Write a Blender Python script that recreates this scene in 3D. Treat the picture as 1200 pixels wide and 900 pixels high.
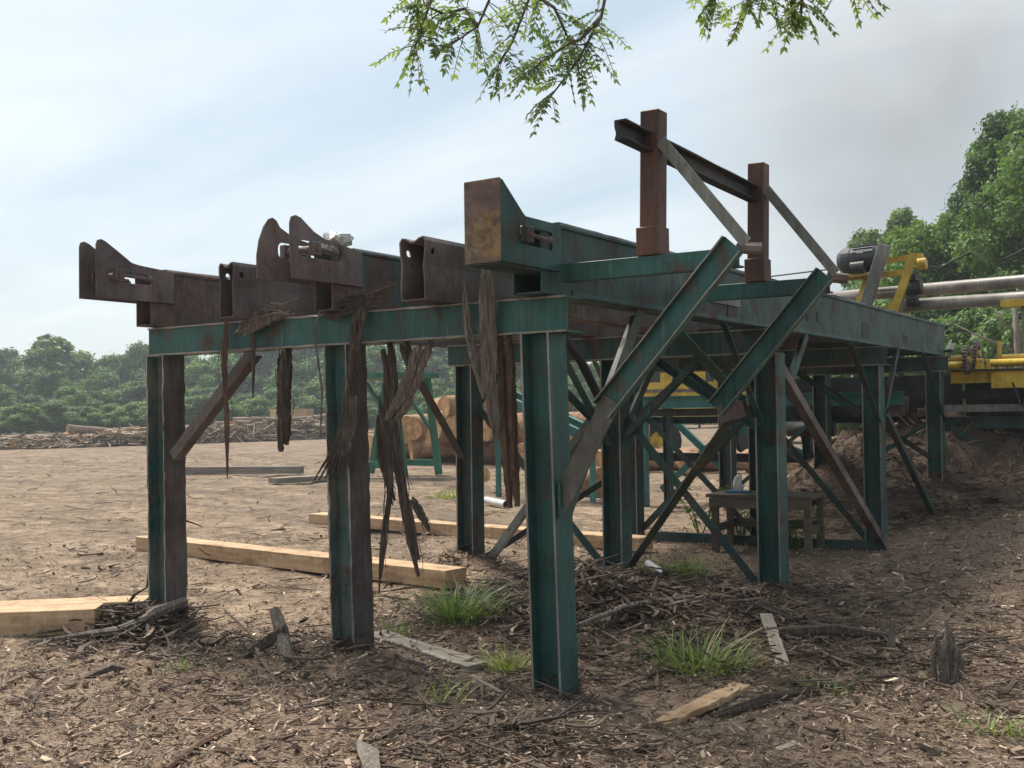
import bpy, math, random
import numpy as np
from mathutils import Vector, Matrix, Quaternion
from mathutils.geometry import tessellate_polygon
random.seed(7); RNG = np.random.default_rng(11)
for o in list(bpy.data.objects): bpy.data.objects.remove(o)
scene = bpy.context.scene
COL = scene.collection
D = math.radians

# ------------------------------------------------------------------ camera
YAW, PITCH, ROLL = 0.58412, 0.025276, -0.013718
CAM = Vector((3.3945, -5.5288, 1.6))
fwd = Vector((-math.sin(YAW)*math.cos(PITCH), math.cos(YAW)*math.cos(PITCH), math.sin(PITCH)))
rt = Vector((math.cos(YAW), math.sin(YAW), 0)); up = rt.cross(fwd)
r2 = math.cos(ROLL)*rt + math.sin(ROLL)*up; u2 = -math.sin(ROLL)*rt + math.cos(ROLL)*up
cam_d = bpy.data.cameras.new('camera'); cam = bpy.data.objects.new('camera', cam_d); COL.objects.link(cam)
M4 = Matrix.Identity(4)
for i in range(3): M4[i][0], M4[i][1], M4[i][2], M4[i][3] = r2[i], u2[i], -fwd[i], CAM[i]
cam.matrix_world = M4
cam_d.sensor_width = 36; cam_d.lens = 1280.84/1200*36
cam_d.clip_start = 0.05; cam_d.clip_end = 3000
scene.camera = cam

# ------------------------------------------------------------------ sky, sun, exposure
SUN_EL = D(56); SUN_H = Vector((-0.93, 0.36, 0)).normalized()
sun_dir = Vector((SUN_H.x*math.cos(SUN_EL), SUN_H.y*math.cos(SUN_EL), math.sin(SUN_EL)))
world = bpy.data.worlds.new('World'); scene.world = world; world.use_nodes = True
nt = world.node_tree; nt.nodes.clear()
def N(t, tree=None, **kw):
    n = (tree or nt).nodes.new(t)
    for k, v in kw.items(): setattr(n, k, v)
    return n
out = N('ShaderNodeOutputWorld')
sky = N('ShaderNodeTexSky', sky_type='NISHITA', sun_disc=False)
sky.sun_elevation = SUN_EL; sky.sun_rotation = math.atan2(SUN_H.x, SUN_H.y); sky.air_density = 1.0; sky.dust_density = 2.0
bg1 = N('ShaderNodeBackground'); bg1.inputs[1].default_value = 0.07
nt.links.new(sky.outputs[0], bg1.inputs[0])
tc = N('ShaderNodeTexCoord')
sep = N('ShaderNodeSeparateXYZ'); nt.links.new(tc.outputs['Generated'], sep.inputs[0])
def M(op, a, b=None, tree=None, clamp=False):
    n = N('ShaderNodeMath', tree, operation=op); n.use_clamp = clamp
    t = tree or nt
    for i, v in enumerate((a, b)):
        if v is None: continue
        if isinstance(v, (int, float)): n.inputs[i].default_value = v
        else: t.links.new(v, n.inputs[i])
    return n.outputs[0]
# a cloud sheet overhead: directions projected on a high plane, so streaks converge to the horizon
zz = M('ADD', M('MAXIMUM', sep.outputs[2], 0.0), 0.16)
comb = N('ShaderNodeCombineXYZ')
nt.links.new(M('DIVIDE', sep.outputs[0], zz), comb.inputs[0]); nt.links.new(M('DIVIDE', sep.outputs[1], zz), comb.inputs[1])
mp = N('ShaderNodeMapping'); mp.inputs['Rotation'].default_value = (0, 0, 0.9); mp.inputs['Scale'].default_value = (0.55, 1.5, 1)
nt.links.new(comb.outputs[0], mp.inputs[0])
n1 = N('ShaderNodeTexNoise'); n1.inputs['Scale'].default_value = 1.1; n1.inputs['Detail'].default_value = 7; n1.inputs['Roughness'].default_value = 0.55; n1.inputs['Distortion'].default_value = 0.5
nt.links.new(mp.outputs[0], n1.inputs[0])
cr = N('ShaderNodeValToRGB'); cr.color_ramp.elements[0].position = 0.30; cr.color_ramp.elements[1].position = 0.72
cr.color_ramp.elements[0].color = (0.43, 0.53, 0.59, 1); cr.color_ramp.elements[1].color = (0.75, 0.80, 0.82, 1)
nt.links.new(n1.outputs[0], cr.inputs[0])
# thin cloud glows around the veiled sun
dotn = N('ShaderNodeVectorMath', operation='DOT_PRODUCT'); nt.links.new(tc.outputs['Generated'], dotn.inputs[0]); dotn.inputs[1].default_value = sun_dir
glow = M('MULTIPLY', M('POWER', M('MAXIMUM', dotn.outputs['Value'], 0.0), 5.0), 0.15)
bg2 = N('ShaderNodeBackground'); nt.links.new(cr.outputs[0], bg2.inputs[0]); nt.links.new(M('ADD', glow, 0.445), bg2.inputs[1])
fac = M('ADD', M('MULTIPLY', n1.outputs[0], 0.35), 0.62, clamp=True)
mx = N('ShaderNodeMixShader'); nt.links.new(fac, mx.inputs[0]); nt.links.new(bg1.outputs[0], mx.inputs[1]); nt.links.new(bg2.outputs[0], mx.inputs[2])
nt.links.new(mx.outputs[0], out.inputs[0])
sl = bpy.data.lights.new('sun', 'SUN'); sl.energy = 2.6; sl.angle = D(20); sl.color = (1, 0.95, 0.86)
so = bpy.data.objects.new('sun', sl); COL.objects.link(so); so.rotation_euler = (-sun_dir).to_track_quat('-Z', 'Y').to_euler(); so.location = (0, 0, 60)
scene.view_settings.view_transform = 'Standard'; scene.view_settings.look = 'None'; scene.view_settings.exposure = 1.42; scene.view_settings.gamma = 1
scene.view_settings.use_curve_mapping = False

# ------------------------------------------------------------------ noise on arrays
_PERM = np.random.default_rng(3).random((512, 512))
def vnoise(x, y):
    xi = np.floor(x).astype(int); yi = np.floor(y).astype(int); fx = x-xi; fy = y-yi
    fx = fx*fx*(3-2*fx); fy = fy*fy*(3-2*fy)
    g = lambda a, b: _PERM[a % 512, b % 512]
    return (g(xi, yi)*(1-fx)+g(xi+1, yi)*fx)*(1-fy)+(g(xi, yi+1)*(1-fx)+g(xi+1, yi+1)*fx)*fy - 0.5
def fbm(x, y, o=4):
    s = 0; a = 1.0
    for k in range(o): s = s+a*vnoise(x*2**k+17.3*k, y*2**k+5.1*k); a *= 0.5
    return s
BUMPS = [(-3.55, -.15, .42, .35, .16), (-1.55, 0, .5, .4, .08), (-.6, 1.75, .95, .7, .30), (.15, 2.5, .45, .45, .14), (-1.3, 2.6, .6, .5, .16), (.1, 3.3, .6, .5, .08), (-1.4, 3.3, .7, .6, .07),
         (-3.05, 3.3, .55, .5, .16), (-1.3, 10.9, 1.4, 1.4, 1.05), (.5, 11.3, 1.5, 1.3, 1.0), (1.9, 10.2, 1.5, 1.6, .40), (1.1, 8.5, 1.0, .8, .15),
         (1.2, 1.9, .9, .4, .06), (.45, -1.25, .5, .4, .07), (.2, -.1, .3, .25, -.04), (.75, -.15, .45, .35, -.05), (-9.6, 12.6, .6, .6, .25)]
def tracks(u, v):
    # wheel ruts of loaders crossing the yard
    o = np.zeros_like(u)
    for nx, ny, c, f in ((.30, .954, 5.2, .9), (.42, .907, 9.4, 1.4), (.16, .987, 13.0, .7), (.55, .835, 2.0, 1.8), (.25, .968, 18.0, .6)):
        q = u*nx+v*ny-c+1.1*fbm(u*.07*f+c, v*.07*f, 2)
        for off in (-.95, .95): o = o+np.exp(-((q-off)/.24)**2)*(.65+.7*vnoise(u*1.1+c, v*1.1))
    return np.clip(o, 0, 1)*np.clip((-3.9-u)/1.2, 0, 1)*np.clip((55+u)/20, 0, 1)
def H(u, v):
    u = np.asarray(u, float); v = np.asarray(v, float)
    near = np.exp(-(((u)/14)**2+((v-3)/14)**2))
    h = fbm(u*0.5, v*0.5, 3)*0.05*near + fbm(u*2.2, v*2.2, 4)*0.045*near + fbm(u*.09+9, v*.09, 3)*0.10*(1-near)
    h = h - 0.075*tracks(u, v)
    for cx, cy, rx, ry, hh in BUMPS:
        e = np.exp(-(((u-cx)/rx)**2+((v-cy)/ry)**2)); h = h + hh*e*(1+(0.5 if hh < .35 else .32)*fbm(u*3.6, v*3.6, 3))
    return h
def Hs(u, v): return float(H(np.array([u]), np.array([v]))[0])
def mulch(u, v):
    b = np.where(v < 1.2, -3.95+0.55*np.clip(v+1.0, -2, 2.2), -2.75-0.12*(v-1.2))
    n = fbm(u*1.3, v*1.3, 4)*1.1
    m = np.clip((u-b+n)/0.9+0.5, 0, 1)
    m2 = np.clip((12.5-v+n*2)/2, 0, 1); m3 = np.clip((9-u+n*2)/3, 0, 1)
    return m*m2*m3

# ------------------------------------------------------------------ materials
def mat(name):
    m = bpy.data.materials.new(name); m.use_nodes = True; t = m.node_tree; t.nodes.clear()
    o = N('ShaderNodeOutputMaterial', t); b = N('ShaderNodeBsdfPrincipled', t); t.links.new(b.outputs[0], o.inputs[0])
    return m, t, b, o
def ramp(t, src, stops):
    c = N('ShaderNodeValToRGB', t); e = c.color_ramp.elements
    while len(e) < len(stops): e.new(0.5)
    for i, (p, col) in enumerate(stops): e[i].position = p; e[i].color = (*col, 1)
    t.links.new(src, c.inputs[0]); return c.outputs[0]
def noise(t, scale, detail=4, rough=.55, coord=None, stretch=None, dist=0):
    n = N('ShaderNodeTexNoise', t); n.inputs['Scale'].default_value = scale; n.inputs['Detail'].default_value = detail; n.inputs['Roughness'].default_value = rough; n.inputs['Distortion'].default_value = dist
    if coord is None: coord = N('ShaderNodeTexCoord', t).outputs['Object']
    if stretch:
        mm = N('ShaderNodeMapping', t); mm.inputs['Scale'].default_value = stretch; t.links.new(coord, mm.inputs[0]); coord = mm.outputs[0]
    t.links.new(coord, n.inputs[0]); return n.outputs[0]
def mixc(t, f, a, b, mode='MIX'):
    n = N('ShaderNodeMix', t, data_type='RGBA', blend_type=mode)
    for s, v in ((0, f), (6, a), (7, b)):
        if isinstance(v, (int, float)): n.inputs[s].default_value = v
        elif isinstance(v, tuple): n.inputs[s].default_value = (*v, 1)
        else: t.links.new(v, n.inputs[s])
    return n.outputs[2]
def bump(t, b, h, s=.3, d=.01):
    n = N('ShaderNodeBump', t); n.inputs['Strength'].default_value = s; n.inputs['Distance'].default_value = d
    t.links.new(h, n.inputs['Height']); t.links.new(n.outputs[0], b.inputs['Normal'])
RUST = [(0.25, (.045, .034, .031)), (0.45, (.10, .070, .060)), (0.62, (.15, .092, .068)), (0.82, (.20, .145, .115))]
def painted(name, c1, c2, rust0, rust1, rough=.5, streak=.5):
    m, t, b, o = mat(name)
    base = ramp(t, noise(t, 2.2, 6, .6), [(.3, c1), (.7, c2)])
    rust = ramp(t, noise(t, 9, 6, .65), RUST)
    msk = ramp(t, noise(t, 3.1, 8, .68, dist=.6), [(rust0, (0, 0, 0)), (rust1, (1, 1, 1))])
    col = mixc(t, msk, base, rust)
    flake = M('MULTIPLY', ramp(t, noise(t, 17, 5, .7, dist=.3), [(.60, (0, 0, 0)), (.625, (1, 1, 1))]), ramp(t, noise(t, 1.7, 3, .6), [(.45, (0, 0, 0)), (.6, (1, 1, 1))]), t)
    col = mixc(t, M('MULTIPLY', flake, .8, t), col, rust)
    scr = ramp(t, noise(t, 30, 3, .6, stretch=(1, 1, .08)), [(.66, (0, 0, 0)), (.70, (1, 1, 1))])
    col = mixc(t, M('MULTIPLY', scr, .22, t), col, (.30, .28, .25))
    grime = ramp(t, noise(t, 6, 5, .6, stretch=(6, 6, .5)), [(.35, (.45, .42, .40)), (.65, (1, 1, 1))])
    col = mixc(t, streak, col, grime, 'MULTIPLY')
    dull = ramp(t, noise(t, 1.1, 4, .6), [(.38, (.5, .48, .48)), (.62, (1.1, 1.1, 1.1))]); col = mixc(t, .7, col, dull, 'MULTIPLY')
    spots = ramp(t, noise(t, 55, 2, .5), [(.68, (0, 0, 0)), (.74, (1, 1, 1))])
    col = mixc(t, M('MULTIPLY', spots, .35, t), col, (.25, .22, .19))
    t.links.new(col, b.inputs['Base Color'])
    t.links.new(ramp(t, msk, [(0, (rough,)*3), (1, (.85,)*3)]), b.inputs['Roughness'])
    b.inputs['Specular IOR Level'].default_value = .35
    bump(t, b, mixc(t, .6, noise(t, 40, 5, .6), msk), .35, .006)
    return m
TEAL = painted('green_paint', (0.0229, 0.0859, 0.0775), (0.0411, 0.137, 0.113), .54, .63)
TEALD = painted('grimy_green_paint', (0.023, 0.0698, 0.0652), (0.0461, 0.109, 0.0931), .50, .64, .55, .7)
TEALB = painted('clean_green_paint', (0.04, 0.17, 0.151), (0.06, 0.23, 0.194), .66, .76, .45, .3)
GREENF = painted('yard_green_paint', (.015, .12, .07), (.03, .17, .10), .66, .76, .45, .3)
RUSTY = painted('rusted_steel', (0.13, 0.1, 0.0949), (0.216, 0.169, 0.156), .46, .66, .62, .4)
RUSTG = painted('rusted_steel_with_old_paint', (0.021, 0.119, 0.105), (0.105, 0.0812, 0.0742), .42, .50, .65, .5)
BROWNP = painted('brown_primer_steel', (0.0938, 0.045, 0.03), (0.163, 0.0775, 0.05), .55, .66, .6, .5)
GREYST = painted('worn_grey_steel', (.17, .175, .15), (.28, .285, .25), .60, .74, .5, .6)
TEALR = painted('rust_streaked_green_paint', (0.0288, 0.102, 0.0931), (0.048, 0.153, 0.134), .55, .66, .5, .6)
EDGE = painted('bare_worn_edges', (.24, .20, .17), (.36, .32, .28), .60, .72, .5, .4)
WORNB = painted('worn_brown_grey_steel', (.10, .095, .078), (.17, .155, .125), .55, .68, .55, .6)
RUSTP = painted('pitted_dark_rust', (0.0728, 0.0616, 0.0583), (0.138, 0.117, 0.107), .48, .66, .7, .6)
WEBM = painted('half_bare_green_paint', (0.0284, 0.162, 0.146), (0.203, 0.178, 0.146), .55, .65, .6, .6)
OLIVE = painted('olive_stained_paint', (0.0585, 0.0806, 0.0546), (0.111, 0.137, 0.0975), .58, .70, .55, .6)
DARKST = painted('dark_steel', (0.0224, 0.0208, 0.0224), (0.048, 0.0416, 0.0416), .55, .7, .6, .4)
PIPEM = painted('weathered_pipe_steel', (.20, .17, .15), (.34, .31, .28), .60, .74, .45, .5)
YELLOW = painted('yellow_paint', (.50, .33, .03), (.68, .47, .06), .60, .70, .45, .5)
def end_plate_mat():
    m, t, b, o = mat('scraped_end_plate')
    rust = ramp(t, noise(t, 10, 6, .7), [(.3, (.07, .042, .035)), (.55, (.16, .095, .075)), (.75, (.25, .17, .14))])
    och = ramp(t, noise(t, 14, 6, .7, stretch=(1.5, 1, .5)), [(.4, (.33, .17, .03)), (.6, (.30, .27, .09)), (.75, (.18, .24, .15))])
    gz_ = N('ShaderNodeTexCoord', t).outputs['Object']; sp = N('ShaderNodeSeparateXYZ', t); t.links.new(gz_, sp.inputs[0])
    patch = M('MULTIPLY', ramp(t, noise(t, 9, 6, .75, dist=.5), [(.46, (0, 0, 0)), (.54, (1, 1, 1))]), ramp(t, M('ABSOLUTE', M('SUBTRACT', sp.outputs[2], 2.56, t), None, t), [(.10, (1, 1, 1)), (.16, (0, 0, 0))]), t)
    t.links.new(mixc(t, M('MULTIPLY', patch, .55, t), rust, och), b.inputs['Base Color']); b.inputs['Roughness'].default_value = .75
    bump(t, b, noise(t, 22, 6, .7, stretch=(.6, 1, 2.5)), .6, .01); return m
ENDPL = end_plate_mat()
MOTORG = painted('motor_grey_paint', (.035, .036, .040), (.075, .075, .080), .7, .8, .4, .3)
WHITEP = painted('white_plastic', (.62, .62, .60), (.75, .75, .73), .85, .95, .4, .3)
BLUEP = painted('blue_paint', (.03, .12, .26), (.05, .18, .33), .8, .9, .4, .3)
def woody(name, cols, grain=(1, 14, 14), sc=3.0, rough=.8, bs=.35, bd=.006):
    m, t, b, o = mat(name)
    g = noise(t, sc, 8, .65, stretch=grain, dist=.5)
    col = ramp(t, g, cols)
    st = ramp(t, noise(t, 1.3, 5, .6), [(.35, (.62, .58, .55)), (.65, (1, 1, 1))])
    col = mixc(t, .6, col, st, 'MULTIPLY')
    t.links.new(col, b.inputs['Base Color']); b.inputs['Roughness'].default_value = rough; b.inputs['Specular IOR Level'].default_value = .2
    bump(t, b, g, bs, bd); return m
SAWN = woody('fresh_sawn_wood', [(.25, (.36, .22, .125)), (.5, (.55, .37, .22)), (.75, (.66, .48, .31))], (.6, 10, 10), 2.5)
def knots(m):
    t = m.node_tree; b = next(n for n in t.nodes if n.type == 'BSDF_PRINCIPLED'); src = b.inputs['Base Color'].links[0].from_socket
    v = N('ShaderNodeTexVoronoi', t); v.inputs['Scale'].default_value = 2.6; mm = N('ShaderNodeMapping', t); mm.inputs['Scale'].default_value = (.55, 1, 1); t.links.new(N('ShaderNodeTexCoord', t).outputs['Object'], mm.inputs[0]); t.links.new(mm.outputs[0], v.inputs['Vector'])
    k = ramp(t, v.outputs['Distance'], [(.03, (.30, .20, .14)), (.07, (1, 1, 1))]); c = mixc(t, .85, src, k, 'MULTIPLY')
    c = mixc(t, .75, c, ramp(t, noise(t, 4, 6, .7, stretch=(1, 1, 2)), [(.36, (.50, .45, .42)), (.52, (1, 1, 1))]), 'MULTIPLY')
    saw = ramp(t, noise(t, 40, 2, .5, stretch=(1, .05, .05)), [(.4, (.86, .84, .82)), (.6, (1, 1, 1))]); t.links.new(mixc(t, .7, c, saw, 'MULTIPLY'), b.inputs['Base Color'])
knots(SAWN)
GREYW = woody('weathered_wood', [(.25, (.13, .11, .09)), (.5, (.24, .21, .17)), (.75, (.36, .32, .27))], (.6, 10, 10), 3)
TABLEW = woody('dirty_table_wood', [(.25, (.07, .055, .042)), (.5, (.13, .105, .08)), (.75, (.20, .17, .135))], (.6, 10, 10), 3)
BARK = woody('dark_bark', [(.25, (0.0322, 0.0242, 0.0196)), (.5, (0.0828, 0.0621, 0.0494)), (.75, (0.207, 0.167, 0.132))], (6, 6, .7), 9, .9, .8, .012)
BARKG = woody('grey_bark', [(.25, (0.06, 0.048, 0.0408)), (.5, (0.168, 0.138, 0.114)), (.75, (0.348, 0.3, 0.258))], (6, 6, .7), 9, .9, .8, .012)
BARKR = woody('brown_inner_bark', [(.25, (.055, .03, .02)), (.5, (.13, .08, .055)), (.75, (.24, .17, .12))], (6, 6, .7), 9, .9, .7, .010)
LOGB = woody('log_bark', [(.25, (.12, .065, .035)), (.5, (.29, .175, .10)), (.75, (.52, .35, .21))], (5, 5, .8), 2.2, .9, .6, .03)
LOGG = woody('grey_log_bark', [(.25, (.12, .09, .068)), (.5, (.28, .215, .16)), (.75, (.50, .41, .33))], (5, 5, .8), 2.2, .9, .6, .03)
CUT = woody('cut_log_end', [(.25, (.40, .21, .09)), (.5, (.58, .35, .17)), (.75, (.68, .46, .26))], (3, 3, 3), 2, .85, .2, .004)
TRUNK = woody('tree_bark', [(.25, (.05, .04, .032)), (.5, (.12, .10, .08)), (.75, (.22, .19, .16))], (5, 5, .8), 3, .9, .6, .02)
def leafy(name, dark, mid, light, trans=.35):
    m, t, b, o = mat(name)
    a = N('ShaderNodeAttribute', t, attribute_name='tint')
    col = ramp(t, a.outputs['Fac'], [(0, dark), (.5, mid), (1, light)])
    rv = ramp(t, N('ShaderNodeObjectInfo', t).outputs['Random'], [(0, (.70, .78, .80)), (.5, (1, 1, 1)), (1, (1.35, 1.25, .95))]); col = mixc(t, 1.0, col, rv, 'MULTIPLY')
    t.links.new(col, b.inputs['Base Color']); b.inputs['Roughness'].default_value = .55; b.inputs['Specular IOR Level'].default_value = .3
    tr = N('ShaderNodeBsdfTranslucent', t); t.links.new(mixc(t, 1.0, col, (1.2, 1.3, .6), 'MULTIPLY'), tr.inputs[0])
    ms = N('ShaderNodeMixShader', t); ms.inputs[0].default_value = trans
    t.links.new(b.outputs[0], ms.inputs[1]); t.links.new(tr.outputs[0], ms.inputs[2]); t.links.new(ms.outputs[0], o.inputs[0])
    return m
LEAF = leafy('foliage', (0.0501, 0.0972, 0.0343), (0.103, 0.179, 0.0572), (0.179, 0.272, 0.0858))
LEAFY = leafy('yellow_green_foliage', (0.091, 0.156, 0.026), (0.156, 0.247, 0.0455), (0.234, 0.338, 0.078))
LEAFW = leafy('walnut_foliage', (0.102, 0.169, 0.0655), (0.175, 0.247, 0.0951), (0.292, 0.32, 0.131), .5)
GRASSM = leafy('grass_blades', (.075, .135, .025), (.15, .235, .05), (.33, .33, .14), .3)
def litterm(name, stops):
    m, t, b, o = mat(name)
    a = N('ShaderNodeAttribute', t, attribute_name='tint')
    col = ramp(t, a.outputs['Fac'], stops)
    col = mixc(t, .5, col, ramp(t, noise(t, 40, 4), [(.3, (.5, .5, .5)), (.7, (1.1, 1.1, 1.1))]), 'MULTIPLY')
    t.links.new(col, b.inputs['Base Color']); b.inputs['Roughness'].default_value = .85; b.inputs['Specular IOR Level'].default_value = .2
    return m
CHIPM = litterm('wood_chips', [(0, (0.0659, 0.0465, 0.034)), (.3, (0.208, 0.142, 0.102)), (.6, (0.395, 0.285, 0.208)), (.85, (0.696, 0.517, 0.374)), (1, (1.09, 0.876, 0.646))])
STRIPM = litterm('bark_strips', [(0, (0.0462, 0.0327, 0.0254)), (.4, (0.131, 0.0929, 0.0692)), (.75, (0.277, 0.207, 0.157)), (1, (0.554, 0.436, 0.332))])
def ground_mat():
    m, t, b, o = mat('yard_ground')
    pos = N('ShaderNodeNewGeometry', t).outputs['Position']
    a = N('ShaderNodeAttribute', t, attribute_name='mulch').outputs['Fac']
    big = noise(t, .35, 6, .6, pos); med = noise(t, 2.4, 6, .65, pos); fine = noise(t, 26, 5, .7, pos)
    field = ramp(t, med, [(.3, (0.128, 0.0906, 0.0624)), (.5, (0.225, 0.165, 0.116)), (.7, (0.322, 0.241, 0.171))])
    tracks = noise(t, .9, 6, .65, pos, (.6, 1.3, 1), .8); trk = N('ShaderNodeAttribute', t, attribute_name='tracks').outputs['Fac']
    field = mixc(t, .9, field, ramp(t, tracks, [(.36, (.55, .52, .50)), (.5, (.92, .91, .90)), (.62, (1.15, 1.15, 1.15))]), 'MULTIPLY')
    clod = noise(t, 7, 6, .75, pos, None, .4); field = mixc(t, .85, field, ramp(t, clod, [(.36, (.42, .39, .37)), (.50, (.95, .95, .94)), (.66, (1.3, 1.3, 1.28))]), 'MULTIPLY')
    field = mixc(t, M('MULTIPLY', trk, .75, t), field, (.12, .088, .066))
    field = mixc(t, .5, field, ramp(t, big, [(.35, (.8, .78, .76)), (.65, (1.15, 1.15, 1.15))]), 'MULTIPLY')
    field = mixc(t, .8, field, ramp(t, fine, [(.35, (.45, .43, .40)), (.5, (.95, .95, .95)), (.68, (1.45, 1.45, 1.4))]), 'MULTIPLY')
    mul = ramp(t, med, [(.3, (0.128, 0.0882, 0.0637)), (.55, (0.216, 0.155, 0.109)), (.75, (0.299, 0.216, 0.155))])
    mul = mixc(t, ramp(t, noise(t, 1.3, 6, .7, pos), [(.52, (0, 0, 0)), (.66, (.7, .7, .7))]), mul, (.25, .19, .135))
    mul = mixc(t, .8, mul, ramp(t, fine, [(.3, (.4, .4, .4)), (.55, (1, 1, 1)), (.72, (1.9, 1.8, 1.65))]), 'MULTIPLY')
    red = N('ShaderNodeAttribute', t, attribute_name='mound').outputs['Fac']
    rc = mixc(t, .8, ramp(t, med, [(.3, (0.055, 0.038, 0.028)), (.7, (0.12, 0.082, 0.06))]), ramp(t, fine, [(.3, (0.4, 0.4, 0.4)), (.55, (1, 1, 1)), (.72, (1.7, 1.6, 1.5))]), 'MULTIPLY')
    t.links.new(mixc(t, red, mixc(t, a, field, mul), rc), b.inputs['Base Color']); b.inputs['Roughness'].default_value = .92; b.inputs['Specular IOR Level'].default_value = .15
    bump(t, b, mixc(t, .4, fine, med), .9, .03); return m
GROUND = ground_mat()
m, t, b, o = mat('window_glass'); b.inputs['Base Color'].default_value = (.02, .03, .03, 1); b.inputs['Roughness'].default_value = .1; GLASS = m
m, t, b, o = mat('tyre_rubber'); b.inputs['Base Color'].default_value = (.02, .02, .02, 1); b.inputs['Roughness'].default_value = .8; RUBBER = m

# ------------------------------------------------------------------ mesh helpers
def norm(v): v = np.asarray(v, float); return v/np.linalg.norm(v)
class MB:
    def __init__(s): s.v = []; s.f = []; s.mi = []
    def add(s, V, F, mi=0):
        n = len(s.v); s.v += [tuple(map(float, p)) for p in V]; s.f += [tuple(i+n for i in f) for f in F]; s.mi += [mi]*len(F)
    def frame(s, p0, p1, upv):
        a = norm(np.subtract(p1, p0)); y = np.asarray(upv, float)-np.dot(upv, a)*a; y = norm(y); x = np.cross(y, a); return a, x, y
    def sweep(s, prof, p0, p1, upv, seg=1, jit=0, caps=True, mi=0, edge_mi=None):
        a, x, y = s.frame(p0, p1, upv); P = len(prof); V = []
        L = np.linalg.norm(np.subtract(p1, p0))
        for k in range(seg+1):
            c = np.asarray(p0, float)+a*L*k/seg
            for (px, py) in prof:
                j = (random.gauss(0, jit), random.gauss(0, jit)) if jit and 0 < k < seg else (0, 0)
                V.append(c+x*(px+j[0])+y*(py+j[1]))
        F = [(k*P+i, k*P+(i+1) % P, (k+1)*P+(i+1) % P, (k+1)*P+i) for k in range(seg) for i in range(P)]
        if caps:
            tr = tessellate_polygon([[Vector((q[0], q[1], 0)) for q in prof]])
            F += [(q[0], q[1], q[2]) for q in tr] + [(seg*P+q[2], seg*P+q[1], seg*P+q[0]) for q in tr]
        s.add(V, F, mi)
        if edge_mi:
            n0 = len(s.mi)-len(F)
            for k in range(seg):
                for i in range(P): s.mi[n0+k*P+i] = edge_mi.get(i, mi)
        return s
    def bar(s, p0, p1, w, h, upv=(0, 0, 1), seg=1, jit=0, mi=0):
        return s.sweep([(-w/2, -h/2), (w/2, -h/2), (w/2, h/2), (-w/2, h/2)], p0, p1, upv, seg, jit, mi=mi)
    def box(s, lo, hi, mi=0):
        return s.bar(((lo[0]+hi[0])/2, lo[1], (lo[2]+hi[2])/2), ((lo[0]+hi[0])/2, hi[1], (lo[2]+hi[2])/2), hi[0]-lo[0], hi[2]-lo[2], mi=mi)
    def ibeam(s, p0, p1, d, w, upv, tf=.013, tw=.009, seg=1, jit=0, edge_mi=None):   # d along upv (flange to flange), w flange width
        h = d/2; b = w/2; i = h-tf; q = tw/2
        return s.sweep([(-b, -h), (b, -h), (b, -i), (q, -i), (q, i), (b, i), (b, h), (-b, h), (-b, i), (-q, i), (-q, -i), (-b, -i)], p0, p1, upv, seg, jit, edge_mi=edge_mi)
    def angle(s, p0, p1, w, upv, t=.010, seg=1, jit=0):
        return s.sweep([(-w/2, -w/2), (w/2, -w/2), (w/2, -w/2+t), (-w/2+t, -w/2+t), (-w/2+t, w/2), (-w/2, w/2)], p0, p1, upv, seg, jit)
    def channel(s, p0, p1, d, w, upv, t=.010):
        h = d/2
        return s.sweep([(0, -h), (w, -h), (w, -h+t), (t, -h+t), (t, h-t), (w, h-t), (w, h), (0, h)], p0, p1, upv)
    def tube(s, pts, radii, n=10, caps=True, mi=0, wob=0):
        pts = [np.asarray(p, float) for p in pts]; V = []
        if isinstance(radii, (int, float)): radii = [radii]*len(pts)
        ref = np.array([0.31, .17, .93])
        for k, p in enumerate(pts):
            a = norm(pts[min(k+1, len(pts)-1)]-pts[max(k-1, 0)])
            if abs(a@ref) > .95: ref = np.array([.9, .1, .2])
            x = norm(np.cross(ref, a)); y = np.cross(a, x)
            for i in range(n):
                th = 2*math.pi*i/n; r = radii[k]*(1+random.gauss(0, wob) if wob else 1); V.append(p+r*(math.cos(th)*x+math.sin(th)*y))
        F = [(k*n+i, k*n+(i+1) % n, (k+1)*n+(i+1) % n, (k+1)*n+i) for k in range(len(pts)-1) for i in range(n)]
        s.add(V, F, mi)
        if caps:
            nb = len(s.v)-len(V); s.f += [tuple(nb+i for i in range(n-1, -1, -1)), tuple(nb+(len(pts)-1)*n+i for i in range(n))]; s.mi += [mi if caps is True else caps]*2
        return s
    def plate(s, loops, fn, thick, tdir):        # loops: outer outline then holes, 2d; fn maps 2d to 3d
        allp = [q for l in loops for q in l]
        tr = tessellate_polygon([[Vector((q[0], q[1], 0)) for q in l] for l in loops]); n = len(allp)
        A = [np.asarray(fn(*q), float) for q in allp]; td = np.asarray(tdir, float)*thick
        V = A+[q+td for q in A]; F = [tuple(q) for q in tr]+[(q[2]+n, q[1]+n, q[0]+n) for q in tr]
        k = 0
        for l in loops:
            for i in range(len(l)): j = (i+1) % len(l); F.append((k+i, k+j, k+j+n, k+i+n))
            k += len(l)
        s.add(V, F); return s
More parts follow.
